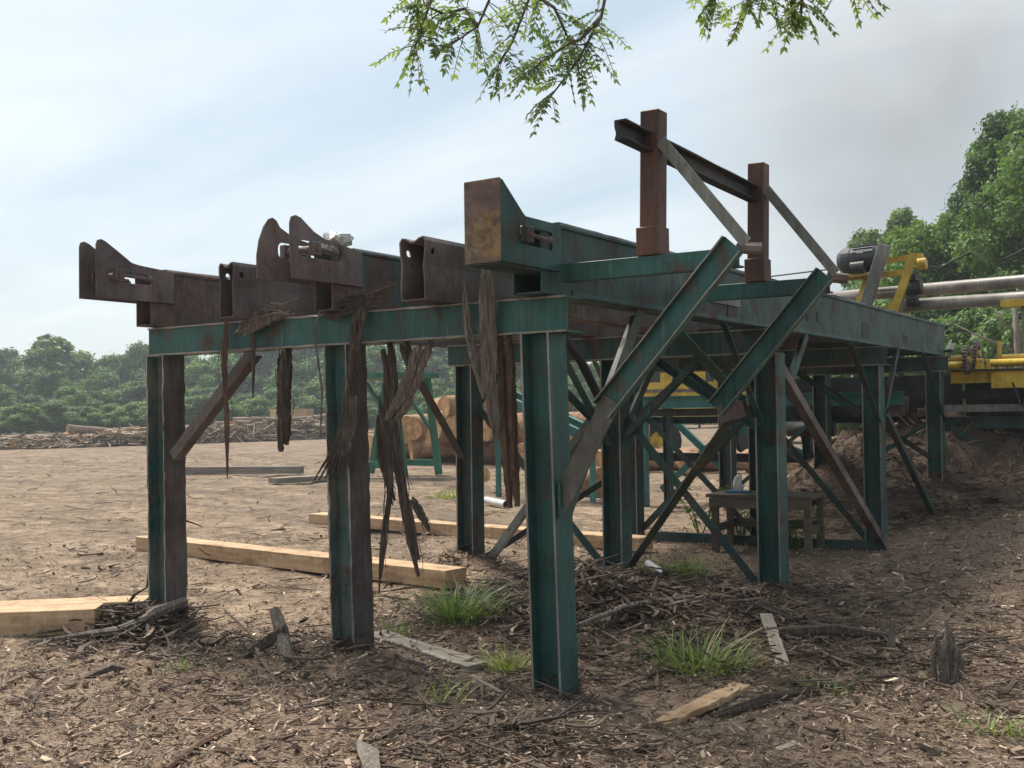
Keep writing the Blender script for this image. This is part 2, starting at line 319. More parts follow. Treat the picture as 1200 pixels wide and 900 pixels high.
    def ribbon(s, pts, widths, thick, face, seg=14, wob=.25, curl=.2):
        pts = np.array(pts, float); tt = np.linspace(0, 1, len(pts)); q = np.linspace(0, 1, seg+1)
        P = np.stack([np.interp(q, tt, pts[:, i]) for i in range(3)], 1); W = np.interp(q, np.linspace(0, 1, len(widths)), widths)
        P[1:-1] = (P[:-2]+2*P[1:-1]+P[2:])/4
        face = norm(face); V = []; th0 = random.uniform(-.3, .3)
        for k in range(seg+1):
            a = norm(P[min(k+1, seg)]-P[max(k-1, 0)]); sd = norm(np.cross(a, face)); nn = np.cross(sd, a)
            th = th0+curl*math.sin(k*.5); sd2 = math.cos(th)*sd+math.sin(th)*nn; n2 = np.cross(sd2, a)
            wl = W[k]/2*(1+random.gauss(0, wob)); wr = W[k]/2*(1+random.gauss(0, wob)); tk = thick*(1+random.gauss(0, .2))
            bow = W[k]*.18
            for off, dz in ((-wl, 0), (0, -bow), (wr, 0), (wr*.95, tk), (0, tk-bow), (-wl*.95, tk)): V.append(P[k]+sd2*off-n2*dz)
        F = [(k*6+i, k*6+(i+1) % 6, (k+1)*6+(i+1) % 6, (k+1)*6+i) for k in range(seg) for i in range(6)]
        F += [(5, 4, 3, 2, 1, 0), tuple(seg*6+i for i in range(6))]
        s.add(V, F); return s
    def mesh(s, name, mats, smooth=False):
        me = bpy.data.meshes.new(name); me.from_pydata(s.v, [], s.f); me.validate()
        for mm in (mats if isinstance(mats, (list, tuple)) else [mats]): me.materials.append(mm)
        if len(set(s.mi)) > 1: me.polygons.foreach_set('material_index', s.mi[:len(me.polygons)])
        if smooth: me.polygons.foreach_set('use_smooth', [True]*len(me.polygons))
        import bmesh
        bm = bmesh.new(); bm.from_mesh(me); bmesh.ops.recalc_face_normals(bm, faces=bm.faces); bm.to_mesh(me); bm.free()
        me.update(); return me
    def build(s, name, mats, parent=None, smooth=False, bevel=0):
        o = link(name, s.mesh(name, mats, smooth), parent)
        if bevel:
            bv = o.modifiers.new('bevel', 'BEVEL'); bv.width = bevel; bv.segments = 1; bv.limit_method = 'ANGLE'
        return o
def link(name, me, parent=None):
    o = bpy.data.objects.new(name, me); COL.objects.link(o)
    if parent is not None: o.parent = parent
    return o
def tag(o, label, cat, group=None):
    o['label'] = label; o['category'] = cat
    if group: o['group'] = group
    return o
def thing(name, label, cat, loc=(0, 0, 0), group=None, rz=0):
    o = bpy.data.objects.new(name, None); COL.objects.link(o); o.location = loc; o.rotation_euler = (0, 0, rz); o.empty_display_size = .3
    return tag(o, label, cat, group)
def fastmesh(name, V, Q, m, tint=None, tname='tint', smooth=False):
    me = bpy.data.meshes.new(name); nv = len(V); nf, k = Q.shape
    me.vertices.add(nv); me.vertices.foreach_set('co', np.ascontiguousarray(V, dtype=np.float32).ravel())
    me.loops.add(nf*k); me.loops.foreach_set('vertex_index', np.ascontiguousarray(Q, dtype=np.int32).ravel())
    me.polygons.add(nf); me.polygons.foreach_set('loop_start', np.arange(0, nf*k, k, dtype=np.int32)); me.polygons.foreach_set('loop_total', np.full(nf, k, dtype=np.int32))
    me.polygons.foreach_set('use_smooth', np.full(nf, bool(smooth)))
    me.update(calc_edges=True)
    if tint is not None:
        at = me.attributes.new(tname, 'FLOAT', 'POINT'); at.data.foreach_set('value', np.ascontiguousarray(tint, dtype=np.float32))
    me.materials.append(m); return me

# ------------------------------------------------------------------ ground
def ground():
    n = 470; tm = math.asinh(600/3.2); tt = np.linspace(-tm, tm, n); g = 3.2*np.sinh(tt)
    U, V = np.meshgrid(g+0.2, g+0.6, indexing='ij'); Z = H(U, V)
    P = np.stack([U, V, Z], -1).reshape(-1, 3); i = np.arange(n*n).reshape(n, n)
    Q = np.stack([i[:-1, :-1], i[1:, :-1], i[1:, 1:], i[:-1, 1:]], -1).reshape(-1, 4)
    me = fastmesh('ground', P, Q, GROUND, mulch(U, V).ravel(), 'mulch', True)
    md = np.clip(1.6*np.exp(-(((U+.2)/2.4)**2+((V-10.8)/1.9)**2))-.15+.4*fbm(U, V, 3), 0, 1); tk = me.attributes.new('tracks', 'FLOAT', 'POINT'); tk.data.foreach_set('value', tracks(U, V).ravel().astype(np.float32)); at = me.attributes.new('mound', 'FLOAT', 'POINT'); at.data.foreach_set('value', md.ravel().astype(np.float32))
    o = link('ground', me); o['kind'] = 'structure'
ground()

# ------------------------------------------------------------------ the log deck
deck = thing('log_deck', 'long steel log deck of teal posts and rusted rails, bark hanging from it', 'log deck')
BZ0, BZ1 = 2.06, 2.275
def post(u, v, z0, z1, m=TEAL, jit=0, lean=(0, 0), w=.20):
    b = MB(); b.ibeam((u, v, z0), (u+lean[0], v+lean[1], z1), w, .20, (1, 0, 0), .014, .010, 36 if jit else 1, jit, {3: 1, 9: 1, 2: 1, 4: 1, 8: 1, 10: 1, 1: 2, 5: 2, 7: 2, 11: 2})
    return b.build('post', [RUSTP, WEBM, EDGE] if jit else [m, m, EDGE], deck)
post(-3.43, 0, -.1, BZ0, RUSTG, .003, (-.02, 0)); post(-1.56, 0, -.1, BZ0, RUSTG, .0028, (-.05, 0)); post(0.02, 0, -.15, BZ0, TEAL, 0, (-.055, 0))
for v, us in ((3.4, (-3.03, -1.37, .11)), (6.9, (-3.0, -1.32, 0.02)), (10.0, (-3.0, -1.55, 0.0))):
    for u in us: post(u, v, -.15, BZ0, TEALD if u < -.5 else TEAL)
def cross(v, u0, u1, m=TEAL, jit=0):
    h = (BZ1-BZ0)/2-.0015; pr = [(-.10, -h), (.10, -h), (.10, -h+.012), (-.078, -h+.012), (-.078, h-.012), (.10, h-.012), (.10, h), (-.10, h), (-.10, h-.012), (-.088, h-.012), (-.088, -h+.012), (-.10, -h+.012)]
    b = MB(); b.sweep(pr, (u0, v, (BZ0+BZ1)/2+.001), (u1, v, (BZ0+BZ1)/2-.002), (0, 0, 1), 40 if jit else 1, jit, edge_mi={7: 1, 11: 1})
    return b.build('cross_beam', [m, EDGE], deck)
cross(0, -3.53, .185, TEAL, .0015)
for v in (3.4, 6.9, 10.0): cross(v, -3.22, .2, TEALD)
# rails
RZ0, RZ1 = 2.279, 2.675
def circ(cx, cy, r, n=10): return [(cx+r*math.cos(2*math.pi*i/n), cy+r*math.sin(2*math.pi*i/n)) for i in range(n)]
def slot(x0, x1, y0, y1, r=.02):
    P = []
    for cx, cy, a in ((x1-r, y1-r, 0), (x0+r, y1-r, 90), (x0+r, y0+r, 180), (x1-r, y0+r, 270)):
        for k in range(4): th = D(a+30*k); P.append((cx+r*math.cos(th), cy+r*math.sin(th)))
    return P
def tooth_rail(u, w, v0, vt, m, mt, tooth_outline, slots, left_outline=None, v1=10.2):
    ul, ur = u-w/2, u+w/2; t = .012
    b = MB()
    b.box((ul, v0, RZ0), (ul+t, v1, RZ1)); b.box((ur-t, v0, RZ0), (ur, v1, RZ1)); b.box((ul+t+.001, v0+.01, RZ0), (ur-t-.001, v1, RZ0+.012))
    r = b.build('rail', m, deck, bevel=.002)
    c = MB(); c.sweep([(-w/2-.012, 0), (w/2+.012, 0), (w/2+.012, .018), (w/2-.005, .036), (-w/2+.005, .036), (-w/2-.012, .018)], (u, vt, RZ1+.002), (u, v1, RZ1+.002), (0, 0, 1), 40, .0012)
    c.build('top_cap', m, r)
    for side, ol in ((ul-.0145, left_outline or tooth_outline), (ur+.0025, tooth_outline)):
        p = MB(); p.plate([ol]+slots, lambda a, z: (side, a, z), .012, (1, 0, 0)); p.build('tooth_plate', mt, r, bevel=.0015)
    return r
def takeup(r, u, w, v, z, m=DARKST, blockm=RUSTY, l=.16):
    # chain take-up: bearing blocks, shaft and adjusting bolts showing in the slots
    b = MB(); b.tube([(u-w/2-.06, v, z), (u+w/2+.06, v, z)], .022, 10); b.build('shaft', m, r)
    for s in (-1, 1):
        x = u+s*(w/2+.045)
        b = MB(); b.box((x-.022, v-.035, z-.045), (x+.022, v+.04, z+.045)); b.build('bearing_block', blockm, r, bevel=.005)
        b = MB(); b.tube([(x, v+.03, z+.005), (x, v+l, z-.005)], .012, 8); b.tube([(x, v+l-.05, z), (x, v+l-.02, z)], .024, 6); b.build('bolt', m, r)
        b = MB(); b.tube([(x+s*.018, v, z), (x+s*.034, v, z)], .018, 6); b.build('nut', m, r)
# outlines (v, z) of the teeth
T1 = [(-.70, 2.455), (-.70, 2.83), (-.688, 2.862), (-.66, 2.872), (-.62, 2.858), (-.52, 2.80), (-.40, 2.728), (-.33, 2.716), (-.10, 2.70), (-.02, 2.69), (-.02, 2.455), (-.40, 2.455)]
r = tooth_rail(-3.42, .175, -.22, -.08, RUSTG, RUSTY, T1, [slot(-.60, -.22, 2.575, 2.655)]); takeup(r, -3.42, .175, -.54, 2.62, RUSTY, RUSTY, .30)
T3 = [(-.60, 2.455), (-.615, 2.62), (-.615, 2.80), (-.60, 2.842), (-.565, 2.855), (-.52, 2.845), (-.40, 2.77), (-.30, 2.735), (-.02, 2.70), (.06, 2.69), (.06, 2.455)]
T3L = [(-.72, 2.455), (-.72, 2.60), (-.70, 2.70), (-.66, 2.79), (-.62, 2.842), (-.585, 2.855), (-.55, 2.84), (-.52, 2.80), (-.40, 2.75), (.06, 2.69), (.06, 2.455)]
r = tooth_rail(-1.595, .165, -.22, 0, RUSTG, RUSTY, T3, [slot(-.54, -.14, 2.60, 2.705, .04)], T3L); takeup(r, -1.595, .165, -.43, 2.655, RUSTY, RUSTY, .22)
T5 = [(-.655, 2.415), (-.655, 2.862), (-.635, 2.862), (-.42, 2.70), (-.40, 2.692), (-.02, 2.692), (-.02, 2.415)]
r = tooth_rail(.0, .20, -.22, -.02, TEALD, TEAL, T5, [slot(-.46, -.12, 2.53, 2.635, .012)]); takeup(r, 0, .20, -.44, 2.58, RUSTY, TEALD, .26)
b = MB(); b.box((-.118, -.671, 2.41), (.118, -.657, 2.866)); b.build('end_plate', ENDPL, r, bevel=.003)
b = MB(); b.box((-.097, -.66, 2.40), (.097, -.02, 2.414)); b.build('tooth_floor', TEALD, r)
b = MB(); b.sweep([(.018*math.cos(k*.785), .018*math.sin(k*.785)) for k in range(8)], (.085, 0.0, 2.70), (.085, 10.2, 2.70), (0, 0, 1), 90, .0025); b.build('chain_guide', DARKST, r)
# slots and stubs on the outer face of the green girder
for v, z, h, w in ((2.62, 2.37, .14, .20), (4.45, 2.46, .10, .07), (4.75, 2.46, .10, .07), (6.35, 2.42, .16, .26), (8.0, 2.42, .10, .05), (8.12, 2.41, .08, .05)):
    b = MB(); b.box((.1005, v-w/2, z-h/2), (.106, v+w/2, z+h/2)); b.build('slot_plate', DARKST, r)
b = MB(); b.bar((.1125, 2.2, 2.47), (.1125, 2.75, 2.47), .012, .12); b.build('bare_patch_plate', GREYST, r)
b = MB(); b.box((.102, .12, 2.285), (.109, 10.1, 2.315)); b.build('bottom_flange', TEAL, r)
# plain troughs between them: bent plate with a groove along the top
def heart(w, h, t=.011):
    o = [(-.42*w, 0), (.42*w, 0), (.44*w, .25*h), (.40*w, .55*h), (.46*w, .80*h), (.47*w, .93*h), (.38*w, h), (.22*w, .985*h), (.06*w, .93*h)]
    L = [(-x, y) for x, y in reversed(o[2:])]
    outer = o+L
    c = np.array([0, .5*h]); inner = []
    for k in range(len(outer)):
        p0 = np.array(outer[k-1]); p1 = np.array(outer[k]); p2 = np.array(outer[(k+1) % len(outer)])
        n1_ = norm((p1-p0)[::-1]*[-1, 1]); n2_ = norm((p2-p1)[::-1]*[-1, 1]); inner.append(p1+norm(n1_+n2_)*t)
    return outer, [tuple(q) for q in inner]
def trough(u, w, v0, m, v1=10.2, h=.385):
    outer, inner = heart(w, h); P = len(outer); V = []
    for v in (v0, v1):
        V += [(u+x, v, RZ0+z) for x, z in outer]+[(u+x, v, RZ0+z) for x, z in inner]
    F = []
    for i in range(P):
        j = (i+1) % P
        F += [(i, j, 2*P+j, 2*P+i), (P+i, 3*P+i, 3*P+j, P+j), (i, P+i, P+j, j), (2*P+i, 2*P+j, 3*P+j, 3*P+i)]
    b = MB(); b.add(V, F); o = b.build('rail', m, deck)
    cu = MB(); cu.tube([(u-w, v0+.075, RZ0+.30), (u+w, v0+.075, RZ0+.30)], .022, 14); co = cu.build('cutter', m)
    bo = o.modifiers.new('hole', 'BOOLEAN'); bo.operation = 'DIFFERENCE'; bo.object = co; bo.solver = 'EXACT'
    dg = bpy.context.evaluated_depsgraph_get(); me = bpy.data.meshes.new_from_object(o.evaluated_get(dg))
    o.modifiers.clear(); o.data = me; bpy.data.objects.remove(co)
    return o
trough(-2.43, .165, -.30, RUSTY); trough(-.73, .22, -.36, RUSTY)
# outriggers and the guard frame they carry
for v, e in ((-.04, 1.22), (1.58, 1.20)):
    b = MB(); b.channel((.12, v, 2.407), (e, v, 2.405), .105, .075, (0, 0, 1)); b.build('outrigger', TEALB if v > 9 else TEAL, deck, bevel=.002)
    p0, p1 = (e-.02, v-.035, 2.47), (.40, v-.035, 1.60)
    b = MB(); a, x, y = b.frame(p0, p1, (-1, 0, 1)); b.sweep([(-.03, -.068), (.028, -.068), (.028, -.06), (-.018, -.06), (-.018, .06), (.028, .06), (.028, .068), (-.03, .068), (-.03, .06), (-.026, .06), (-.026, -.06), (-.03, -.06)], p0, p1, (-1, 0, 1), 12, .0012, edge_mi={1: 1, 5: 1, 7: 1, 11: 1}); b.build('brace', [TEALR, EDGE], deck)
    # upright of square tube with a base collar
    z1 = 3.275
    b = MB(); b.bar((.69, v+.055, 2.462), (.71, v+.055, z1), .115, .115, (0, 1, 0)); up_ = b.build('upright', BROWNP, deck, bevel=.006)
    b = MB(); b.bar((.69, v+.055, 2.461), (.69, v+.055, 2.62), .14, .14, (0, 1, 0)); b.build('collar', BROWNP, up_, bevel=.004)
    b = MB(); b.angle((.775, v+.03, 3.09), (e+.04, v+.03, 2.475), .065, (1, 0, .6)); b.build('kicker', GREYST, deck)
    b = MB(); b.tube([(e-.02, v+.02, 2.455), (e+.09, v+.09, 2.448)], .03, 7, wob=.2); b.build('weld_bead', RUSTY, deck)
b = MB(); b.sweep([(-.03, -.055), (.045, -.055), (.035, -.02), (.045, .02), (.045, .055), (-.03, .055), (-.03, .043), (.02, .043), (.02, -.043), (-.03, -.043)], (.70, -.36, 3.10), (.70, 1.57, 3.06), (0, 0, 1), 8, .001); b.build('guard_rail', DARKST, deck, bevel=.003)
# lower end of the braces: flat plate and angle down to the post and the inner bent
b = MB(); b.bar((.455, -.06, 1.66), (.10, -.05, 1.06), .014, .12, (-1, 0, 1), 6, .001); b.build('brace', WORNB, deck)
b = MB(); b.box((.10, -.08, .98), (.118, .06, 1.18)); b.build('gusset', TEAL, deck)
b = MB(); b.bar((.40, 1.60, 1.56), (.56, 1.66, 1.60), .10, .12); b.build('gusset', RUSTY, deck)
b = MB(); b.angle((.50, 1.62, 1.60), (-1.35, 3.36, .05), .075, (0, 0, 1)); b.build('brace', OLIVE, deck)
def flat(p0, p1, w, m, upv=(0, 0, 1), t=.012): b = MB(); b.bar(p0, p1, t, w, upv); return b.build('brace', m, deck)
def ang(p0, p1, w, m, upv=(0, 0, 1), jit=0): b = MB(); b.angle(p0, p1, w, upv, .010, 10 if jit else 1, jit); return b.build('brace', m, deck)
ang((-3.31, -.02, 1.30), (-2.45, -.02, 2.05), .085, RUSTY, (-1, 0, 1), .002)
ang((.02, .09, 1.0), (.02, 1.1, 2.27), .10, OLIVE, (0, -1, 1))
ang((-1.27, 3.45, 1.52), (.0, 3.45, .05), .07, TEALD, (1, 0, 1))
ang((-.12, 3.33, 1.73), (-.12, 2.0, 2.27), .11, TEAL, (0, 1, 1))
ang((.1, 3.5, 1.2), (.1, 2.45, 2.28), .05, TEALD, (0, 1, 1))
ang((.06, 3.55, 1.40), (.06, 4.45, 2.28), .08, TEALD, (0, -1, 1))
ang((.1, 6.85, 1.42), (.1, 5.8, 2.28), .06, TEALD, (0, 1, 1)); ang((.1, 6.98, 1.5), (.1, 7.62, 2.28), .07, TEALD, (0, -1, 1))
ang((.1, 10.05, 1.4), (.1, 8.95, 2.28), .06, TEALD, (0, 1, 1))
ang((.13, 3.53, 1.97), (.11, 6.9, .03), .085, RUSTY, (0, 1, 1)); ang((.10, 7.0, 1.56), (.10, 9.5, .08), .07, TEALD, (0, 1, 1))
ang((-3.02, 3.3, 1.17), (-3.02, 2.5, 2.05), .09, DARKST, (0, 1, 1))
ang((-3.13, 3.4, 1.50), (-3.13, 4.4, 2.25), .09, DARKST, (0, 1, 1))
ang((-2.86, 3.45, .1), (-1.45, 3.45, 1.75), .07, GREYST, (-1, 0, 1)); ang((-2.95, 3.47, 1.65), (-1.44, 3.47, .05), .07, TEALD, (1, 0, 1))
ang((-2.93, 3.4, .12), (-2.0, 4.4, .9), .06, DARKST, (0, 0, 1))
ang((-1.37, 3.5, 1.4), (-1.37, 4.4, 2.27), .08, TEALD, (0, -1, 1)); ang((-1.32, 6.8, 1.4), (-1.32, 5.7, 2.27), .08, TEALD, (0, 1, 1))
ang((-1.24, 6.95, 1.5), (-.08, 6.95, .1), .07, TEALD, (1, 0, 1)); ang((-2.9, 6.95, 1.6), (-1.4, 6.95, .1), .07, TEALD, (1, 0, 1)); ang((-2.9, 6.97, .1), (-1.4, 6.97, 1.6), .07, TEALD, (-1, 0, 1))
ang((-1.5, 9.93, 1.9), (-.05, 9.93, .9), .07, DARKST, (1, 0, 1))
for p0, p1, w_, m_ in (((-1.37, 3.3, 1.3), (-1.37, 2.3, 2.27), .07, TEAL), ((-.05, 3.46, 1.45), (-1.0, 3.46, 2.06), .07, TEAL), ((-1.27, 3.38, 1.35), (-.5, 3.38, 2.06), .06, TEALD), ((-1.47, 3.38, 1.4), (-2.2, 3.38, 2.06), .06, TEALD), ((-.1, 6.85, 1.5), (-.9, 6.85, 2.06), .06, TEAL), ((-1.42, 6.85, 1.5), (-2.2, 6.85, 2.06), .06, TEAL), ((-2.92, 6.85, 1.5), (-2.2, 6.85, 2.06), .06, TEALD), ((-3.0, 6.8, 1.3), (-3.0, 5.9, 2.27), .06, TEALD), ((-.1, 10.1, 1.4), (-1.4, 10.1, .5), .06, TEAL), ((-1.6, 10.05, 1.5), (-2.9, 10.05, .4), .06, TEAL), ((-2.9, 10.1, 1.6), (-1.65, 10.1, .6), .06, TEAL)): ang(p0, p1, w_, m_, (0, 1, 1) if p0[0] == p1[0] else (1, 0, 1))
b = MB(); b.tube([(.03, .12, 2.03), (.0, .22, 2.02), (-.1, .55, 1.93), (-.15, .85, 1.72), (-.18, 1.05, 1.55)], .03, 8); b.build('hose', RUBBER, deck, True)
b = MB(); b.channel((-2.6, 6.55, .06), (.12, 6.75, .06), .11, .06, (0, 0, 1)); b.build('sill', TEALD, deck)
# a deck of plates under the chains further back, and the chain conveyors' return pans
for u in (-3.0, -2.0, -1.15, -.38):
    b = MB(); b.box((u-.25, 3.6, 2.30), (u+.25, 10.1, 2.312)); b.build('return_pan', DARKST, deck)
b = MB(); b.tube([(-.5, 1.15, 2.36), (-1.9, 1.35, 2.37), (-3.2, 1.3, 2.36)], [.10, .11, .09], 10, wob=.06); b.build('spacer_pipe', BARKG, deck)

# ------------------------------------------------------------------ transverse conveyor behind the deck
conv = thing('conveyor', 'green and yellow roller conveyor crossing behind the far end of the log deck', 'conveyor', (0, 10.9, 0))
def cp(b, n, m, **k): return b.build(n, m, conv, **k)
b = MB(); b.ibeam((.08, -.25, 1.99), (5.0, -.25, 1.99), .16, .16, (0, 0, 1)); cp(b, 'beam', YELLOW)
b = MB(); b.box((.62, -.365, 1.83), (5.0, -.335, 2.055)); cp(b, 'side_plate', YELLOW)
b = MB(); b.box((.05, -.42, 2.075), (5.0, .95, 2.09)); cp(b, 'deck_plate', DARKST)
b = MB(); b.ibeam((-.3, .0, 1.75), (5.0, .0, 1.75), .12, .16, (0, 0, 1)); cp(b, 'beam', DARKST)
b = MB(); b.channel((-.3, -.2, 1.56), (5.0, -.2, 1.56), .10, .08, (0, 0, 1)); cp(b, 'beam', GREYST)
b = MB(); b.ibeam((-.3, .0, 1.36), (5.0, .0, 1.36), .16, .16, (0, 0, 1)); cp(b, 'beam', TEALD)
b = MB(); b.ibeam((-5.2, -.1, 1.72), (-.6, -.1, 1.72), .20, .16, (0, 0, 1)); cp(b, 'beam', TEALB)
b = MB(); b.ibeam((-5.2, .3, 1.42), (-.6, .3, 1.42), .12, .16, (0, 0, 1)); cp(b, 'beam', TEALD)
b = MB(); b.box((-5.0, -.02, 1.49), (-.8, .02, 1.61)); cp(b, 'side_plate', DARKST)
b = MB(); b.ibeam((-5.2, .5, .80), (-.6, .5, .80), .14, .14, (0, 0, 1)); cp(b, 'beam', DARKST)
for u, m in ((-4.9, TEALB), (-4.45, TEALD), (-3.35, TEALB), (-2.1, TEALD), (.5, TEALD), (2.8, TEALD)):
    b = MB(); b.ibeam((u, .1, -.1), (u, .1, 1.62 if u < 0 else 1.28), .13, .13, (1, 0, 0)); cp(b, 'leg', m)
for p0, p1, m in (((-4.9, 1.0, 1.52), (-3.6, 1.0, .35), TEALB), ((-5.0, .95, .2), (-3.75, .95, 1.25), TEALB), ((-3.3, .2, 1.3), (-2.0, .2, .8), TEALB), ((.08, -.3, 1.30), (1.9, -.3, -.1), TEALD), ((.2, -.35, .40), (1.7, -.35, 1.4), TEAL), ((1.9, -.3, 1.30), (3.4, -.3, .1), TEALD)):
    b = MB(); b.bar(p0, p1, .012, .11, (0, 0, 1)); b.bar(np.add(p0, (0, .05, .05)), np.add(p1, (0, .05, .05)), .1, .012, (0, 0, 1)); cp(b, 'brace', m)
b = MB(); b.tube([(.05, -.4, 2.155), (.30, -.4, 2.155)], .055, 14); cp(b, 'shaft', YELLOW, smooth=True)
b = MB(); b.tube([(.05, -.1, 2.26), (.32, -.1, 2.26)], .05, 14); cp(b, 'shaft', YELLOW, smooth=True)
b = MB(); b.tube([(.62, -.35, 2.175), (5, -.35, 2.175)], .05, 14); b.tube([(.72, -.05, 2.25), (5, -.05, 2.25)], .05, 14); cp(b, 'roller', YELLOW, smooth=True)
def gear(u, v, z, r, w, n=22):
    b = MB(); P = []
    for k in range(n):
        a = 2*math.pi*k/n; s = math.pi/n
        P += [(r*.88*math.cos(a-s*.9), r*.88*math.sin(a-s*.9)), (r*math.cos(a-s*.4), r*math.sin(a-s*.4)), (r*math.cos(a+s*.4), r*math.sin(a+s*.4)), (r*.88*math.cos(a+s*.9), r*.88*math.sin(a+s*.9))]
    b.plate([P, circ(0, 0, r*.55, 16)], lambda y, zz_: (u, v+y, z+zz_), w, (1, 0, 0)); g = cp(b, 'gear', RUSTY)
    b = MB(); b.tube([(u-.02, v, z), (u+w+.02, v, z)], r*.25, 12); b.tube([(u+.01, v-r*.6, z), (u+.01, v+r*.6, z)], .02, 6); b.tube([(u+.01, v, z-r*.6), (u+.01, v, z+r*.6)], .02, 6); b.build('hub', YELLOW, g)
gear(.29, -.35, 2.23, .20, .05); gear(.36, 0.0, 2.33, .20, .05)
for u, v in ((.48, -.35), (.56, -.05), (2.2, -.35)):
    b = MB(); b.box((u-.05, v-.08, 2.091), (u+.05, v+.08, 2.16)); b.box((u-.045, v-.05, 2.16), (u+.045, v+.05, 2.24)); cp(b, 'bearing_block', YELLOW, bevel=.008)
b = MB(); b.bar((.66, .1, 2.09), (.66, .1, 2.50), .045, .045, (0, 1, 0)); b.bar((.80, .1, 2.09), (.68, .1, 2.28), .03, .03, (0, 1, 0)); cp(b, 'stop_post', YELLOW)
b = MB(); b.box((-.15, -.75, 2.33), (.2, -.6, 2.36)); b.box((-.1, -.74, 2.36), (-.06, -.7, 2.46)); cp(b, 'bracket', DARKST)
b = MB(); b.tube([(.07, -.2, 2.40), (.10, -.2, 2.48)], .045, 10); cp(b, 'grease_cup', WHITEP)
b = MB(); b.bar((-.25, .1, 2.4), (-.22, .1, 2.72), .03, .03, (0, 1, 0)); cp(b, 'marker_post', WHITEP)
b = MB(); b.tube([(-2.3, -.2, 1.28), (-1.6, -.2, 1.28)], .12, 16); cp(b, 'drive_drum', DARKST, smooth=True)
b = MB(); b.box((-2.6, .34, 1.40), (.1, .38, 2.05)); cp(b, 'added_dark_sheet', DARKST)  # added dark sheet standing in for dark machinery, hides greenery behind
b = MB(); b.box((.12, .50, 1.30), (5.0, .54, 2.06)); cp(b, 'added_dark_sheet', DARKST)  # second added dark sheet, darkens the view between the beams
for u_ in (-2.3, -1.9, -1.1, -.7, -.3):
    b = MB(); b.box((u_-.12, -.1, 1.45), (u_+.1, .2, 1.45+.2+.1*math.sin(u_*7))); b.tube([(u_, -.15, 1.5), (u_+.18, -.2, 1.32), (u_+.22, -.2, 1.05)], .014, 5); cp(b, 'gear_housing', RUSTY if u_ > -1 else TEALD, bevel=.01)
for u_ in (.9, 1.7, 2.6): b = MB(); b.tube([(u_, -.42, 1.9), (u_+.1, -.45, 1.6), (u_+.35, -.42, 1.45), (u_+.6, -.4, 1.75)], .016, 6); cp(b, 'hose', RUBBER)
# inclined chute seen between the posts
chute = thing('inclined_chute', 'green inclined chute of pale edged rails behind the middle of the deck', 'chute', (-7.2, 11.5, 0))
for v in (-.3, .3):
    b = MB(); b.ibeam((-1.5, v, 2.2), (1.4, v, 1.0), .16, .12, (0, 0, 1)); b.build('rail', TEALB, chute)
    b = MB(); b.bar((-1.2, v, -.1), (-1.2, v, 2.0), .08, .08, (1, 0, 0)); b.build('leg', TEALB, chute); b = MB(); b.bar((1.2, v, -.1), (1.2, v, 1.05), .08, .08, (1, 0, 0)); b.build('leg', TEALB, chute)
b = MB(); b.bar((-1.5, 0, 2.16), (1.4, 0, .96), .5, .02, (0, 0, 1)); b.build('pan', GREYST, chute)

# ------------------------------------------------------------------ motor stand and the long pipes
pipe_w = thing('pipe_run', 'pair of long weathered steel pipes running out past the yellow motor frame', 'pipe', (0, 11.2, 0))
b = MB(); b.tube([(-1.9, 0.05, 3.29), (7.0, 0.05, 3.44)], .092, 18); b.build('pipe', PIPEM, pipe_w, True)
b = MB(); b.tube([(-.82, -.15, 3.08), (7.0, -.15, 3.09)], .092, 18); b.build('pipe', PIPEM, pipe_w, True)
for u in (1.0, 4.5):
    b = MB(); b.tube([(u, -.15, 2.96), (u, -.15, .0)], .06, 8, wob=.03); b.build('support_post', GREYW, pipe_w)
    b = MB(); b.box((u-.3, -.28, 2.96), (u+.3, -.02, 3.06)); b.build('saddle', YELLOW, pipe_w, bevel=.01)
for u in (-1.9, -.82):
    b = MB(); b.bar((u+.1, 0, 2.09), (u+.1, 0, 3.16 if u < -1 else 2.97), .08, .08, (1, 0, 0)); b.build('support_post', TEALD, pipe_w)
motor = thing('motor_frame', 'black electric motor with grey belt guard on a yellow tilted frame', 'motor', (-1.0, 11.0, 2.3))
def mp_(b, n, m, par=None, **k): return b.build(n, m, par or motor, **k)
bd = MB(); bd.tube([(-.52, 0, 1.50), (-.50, 0, 1.50), (-.34, 0, 1.505), (-.02, 0, 1.515), (.05, 0, 1.52)], [.15, .18, .185, .185, .15], 20); body = mp_(bd, 'motor_body', MOTORG, smooth=False)
bd = MB()
for k in range(14):
    a = math.pi*2*k/14; bd.bar((-.32, .185*math.cos(a), 1.505+.185*math.sin(a)), (-.03, .185*math.cos(a), 1.515+.185*math.sin(a)), .012, .03, (0, math.cos(a), math.sin(a)))
mp_(bd, 'cooling_fins', MOTORG, body)
bd = MB(); bd.tube([(-.56, 0, 1.498), (-.48, 0, 1.50), (-.36, 0, 1.505)], [.13, .195, .195], 20); mp_(bd, 'fan_cover', MOTORG, body)
bd = MB(); bd.tube([(-.32, -.20, 1.36), (-.12, -.20, 1.365)], .095, 14); mp_(bd, 'terminal_box', MOTORG, body)
bd = MB(); bd.box((-.24, -.186, 1.58), (-.15, -.172, 1.63)); mp_(bd, 'name_plate', WHITEP, body)
bd = MB(); bd.bar((-.12, -.28, .72), (.20, -.28, 1.66), .10, .17, (-1, 0, .4)); mp_(bd, 'belt_guard', GREYST, bevel=.01)
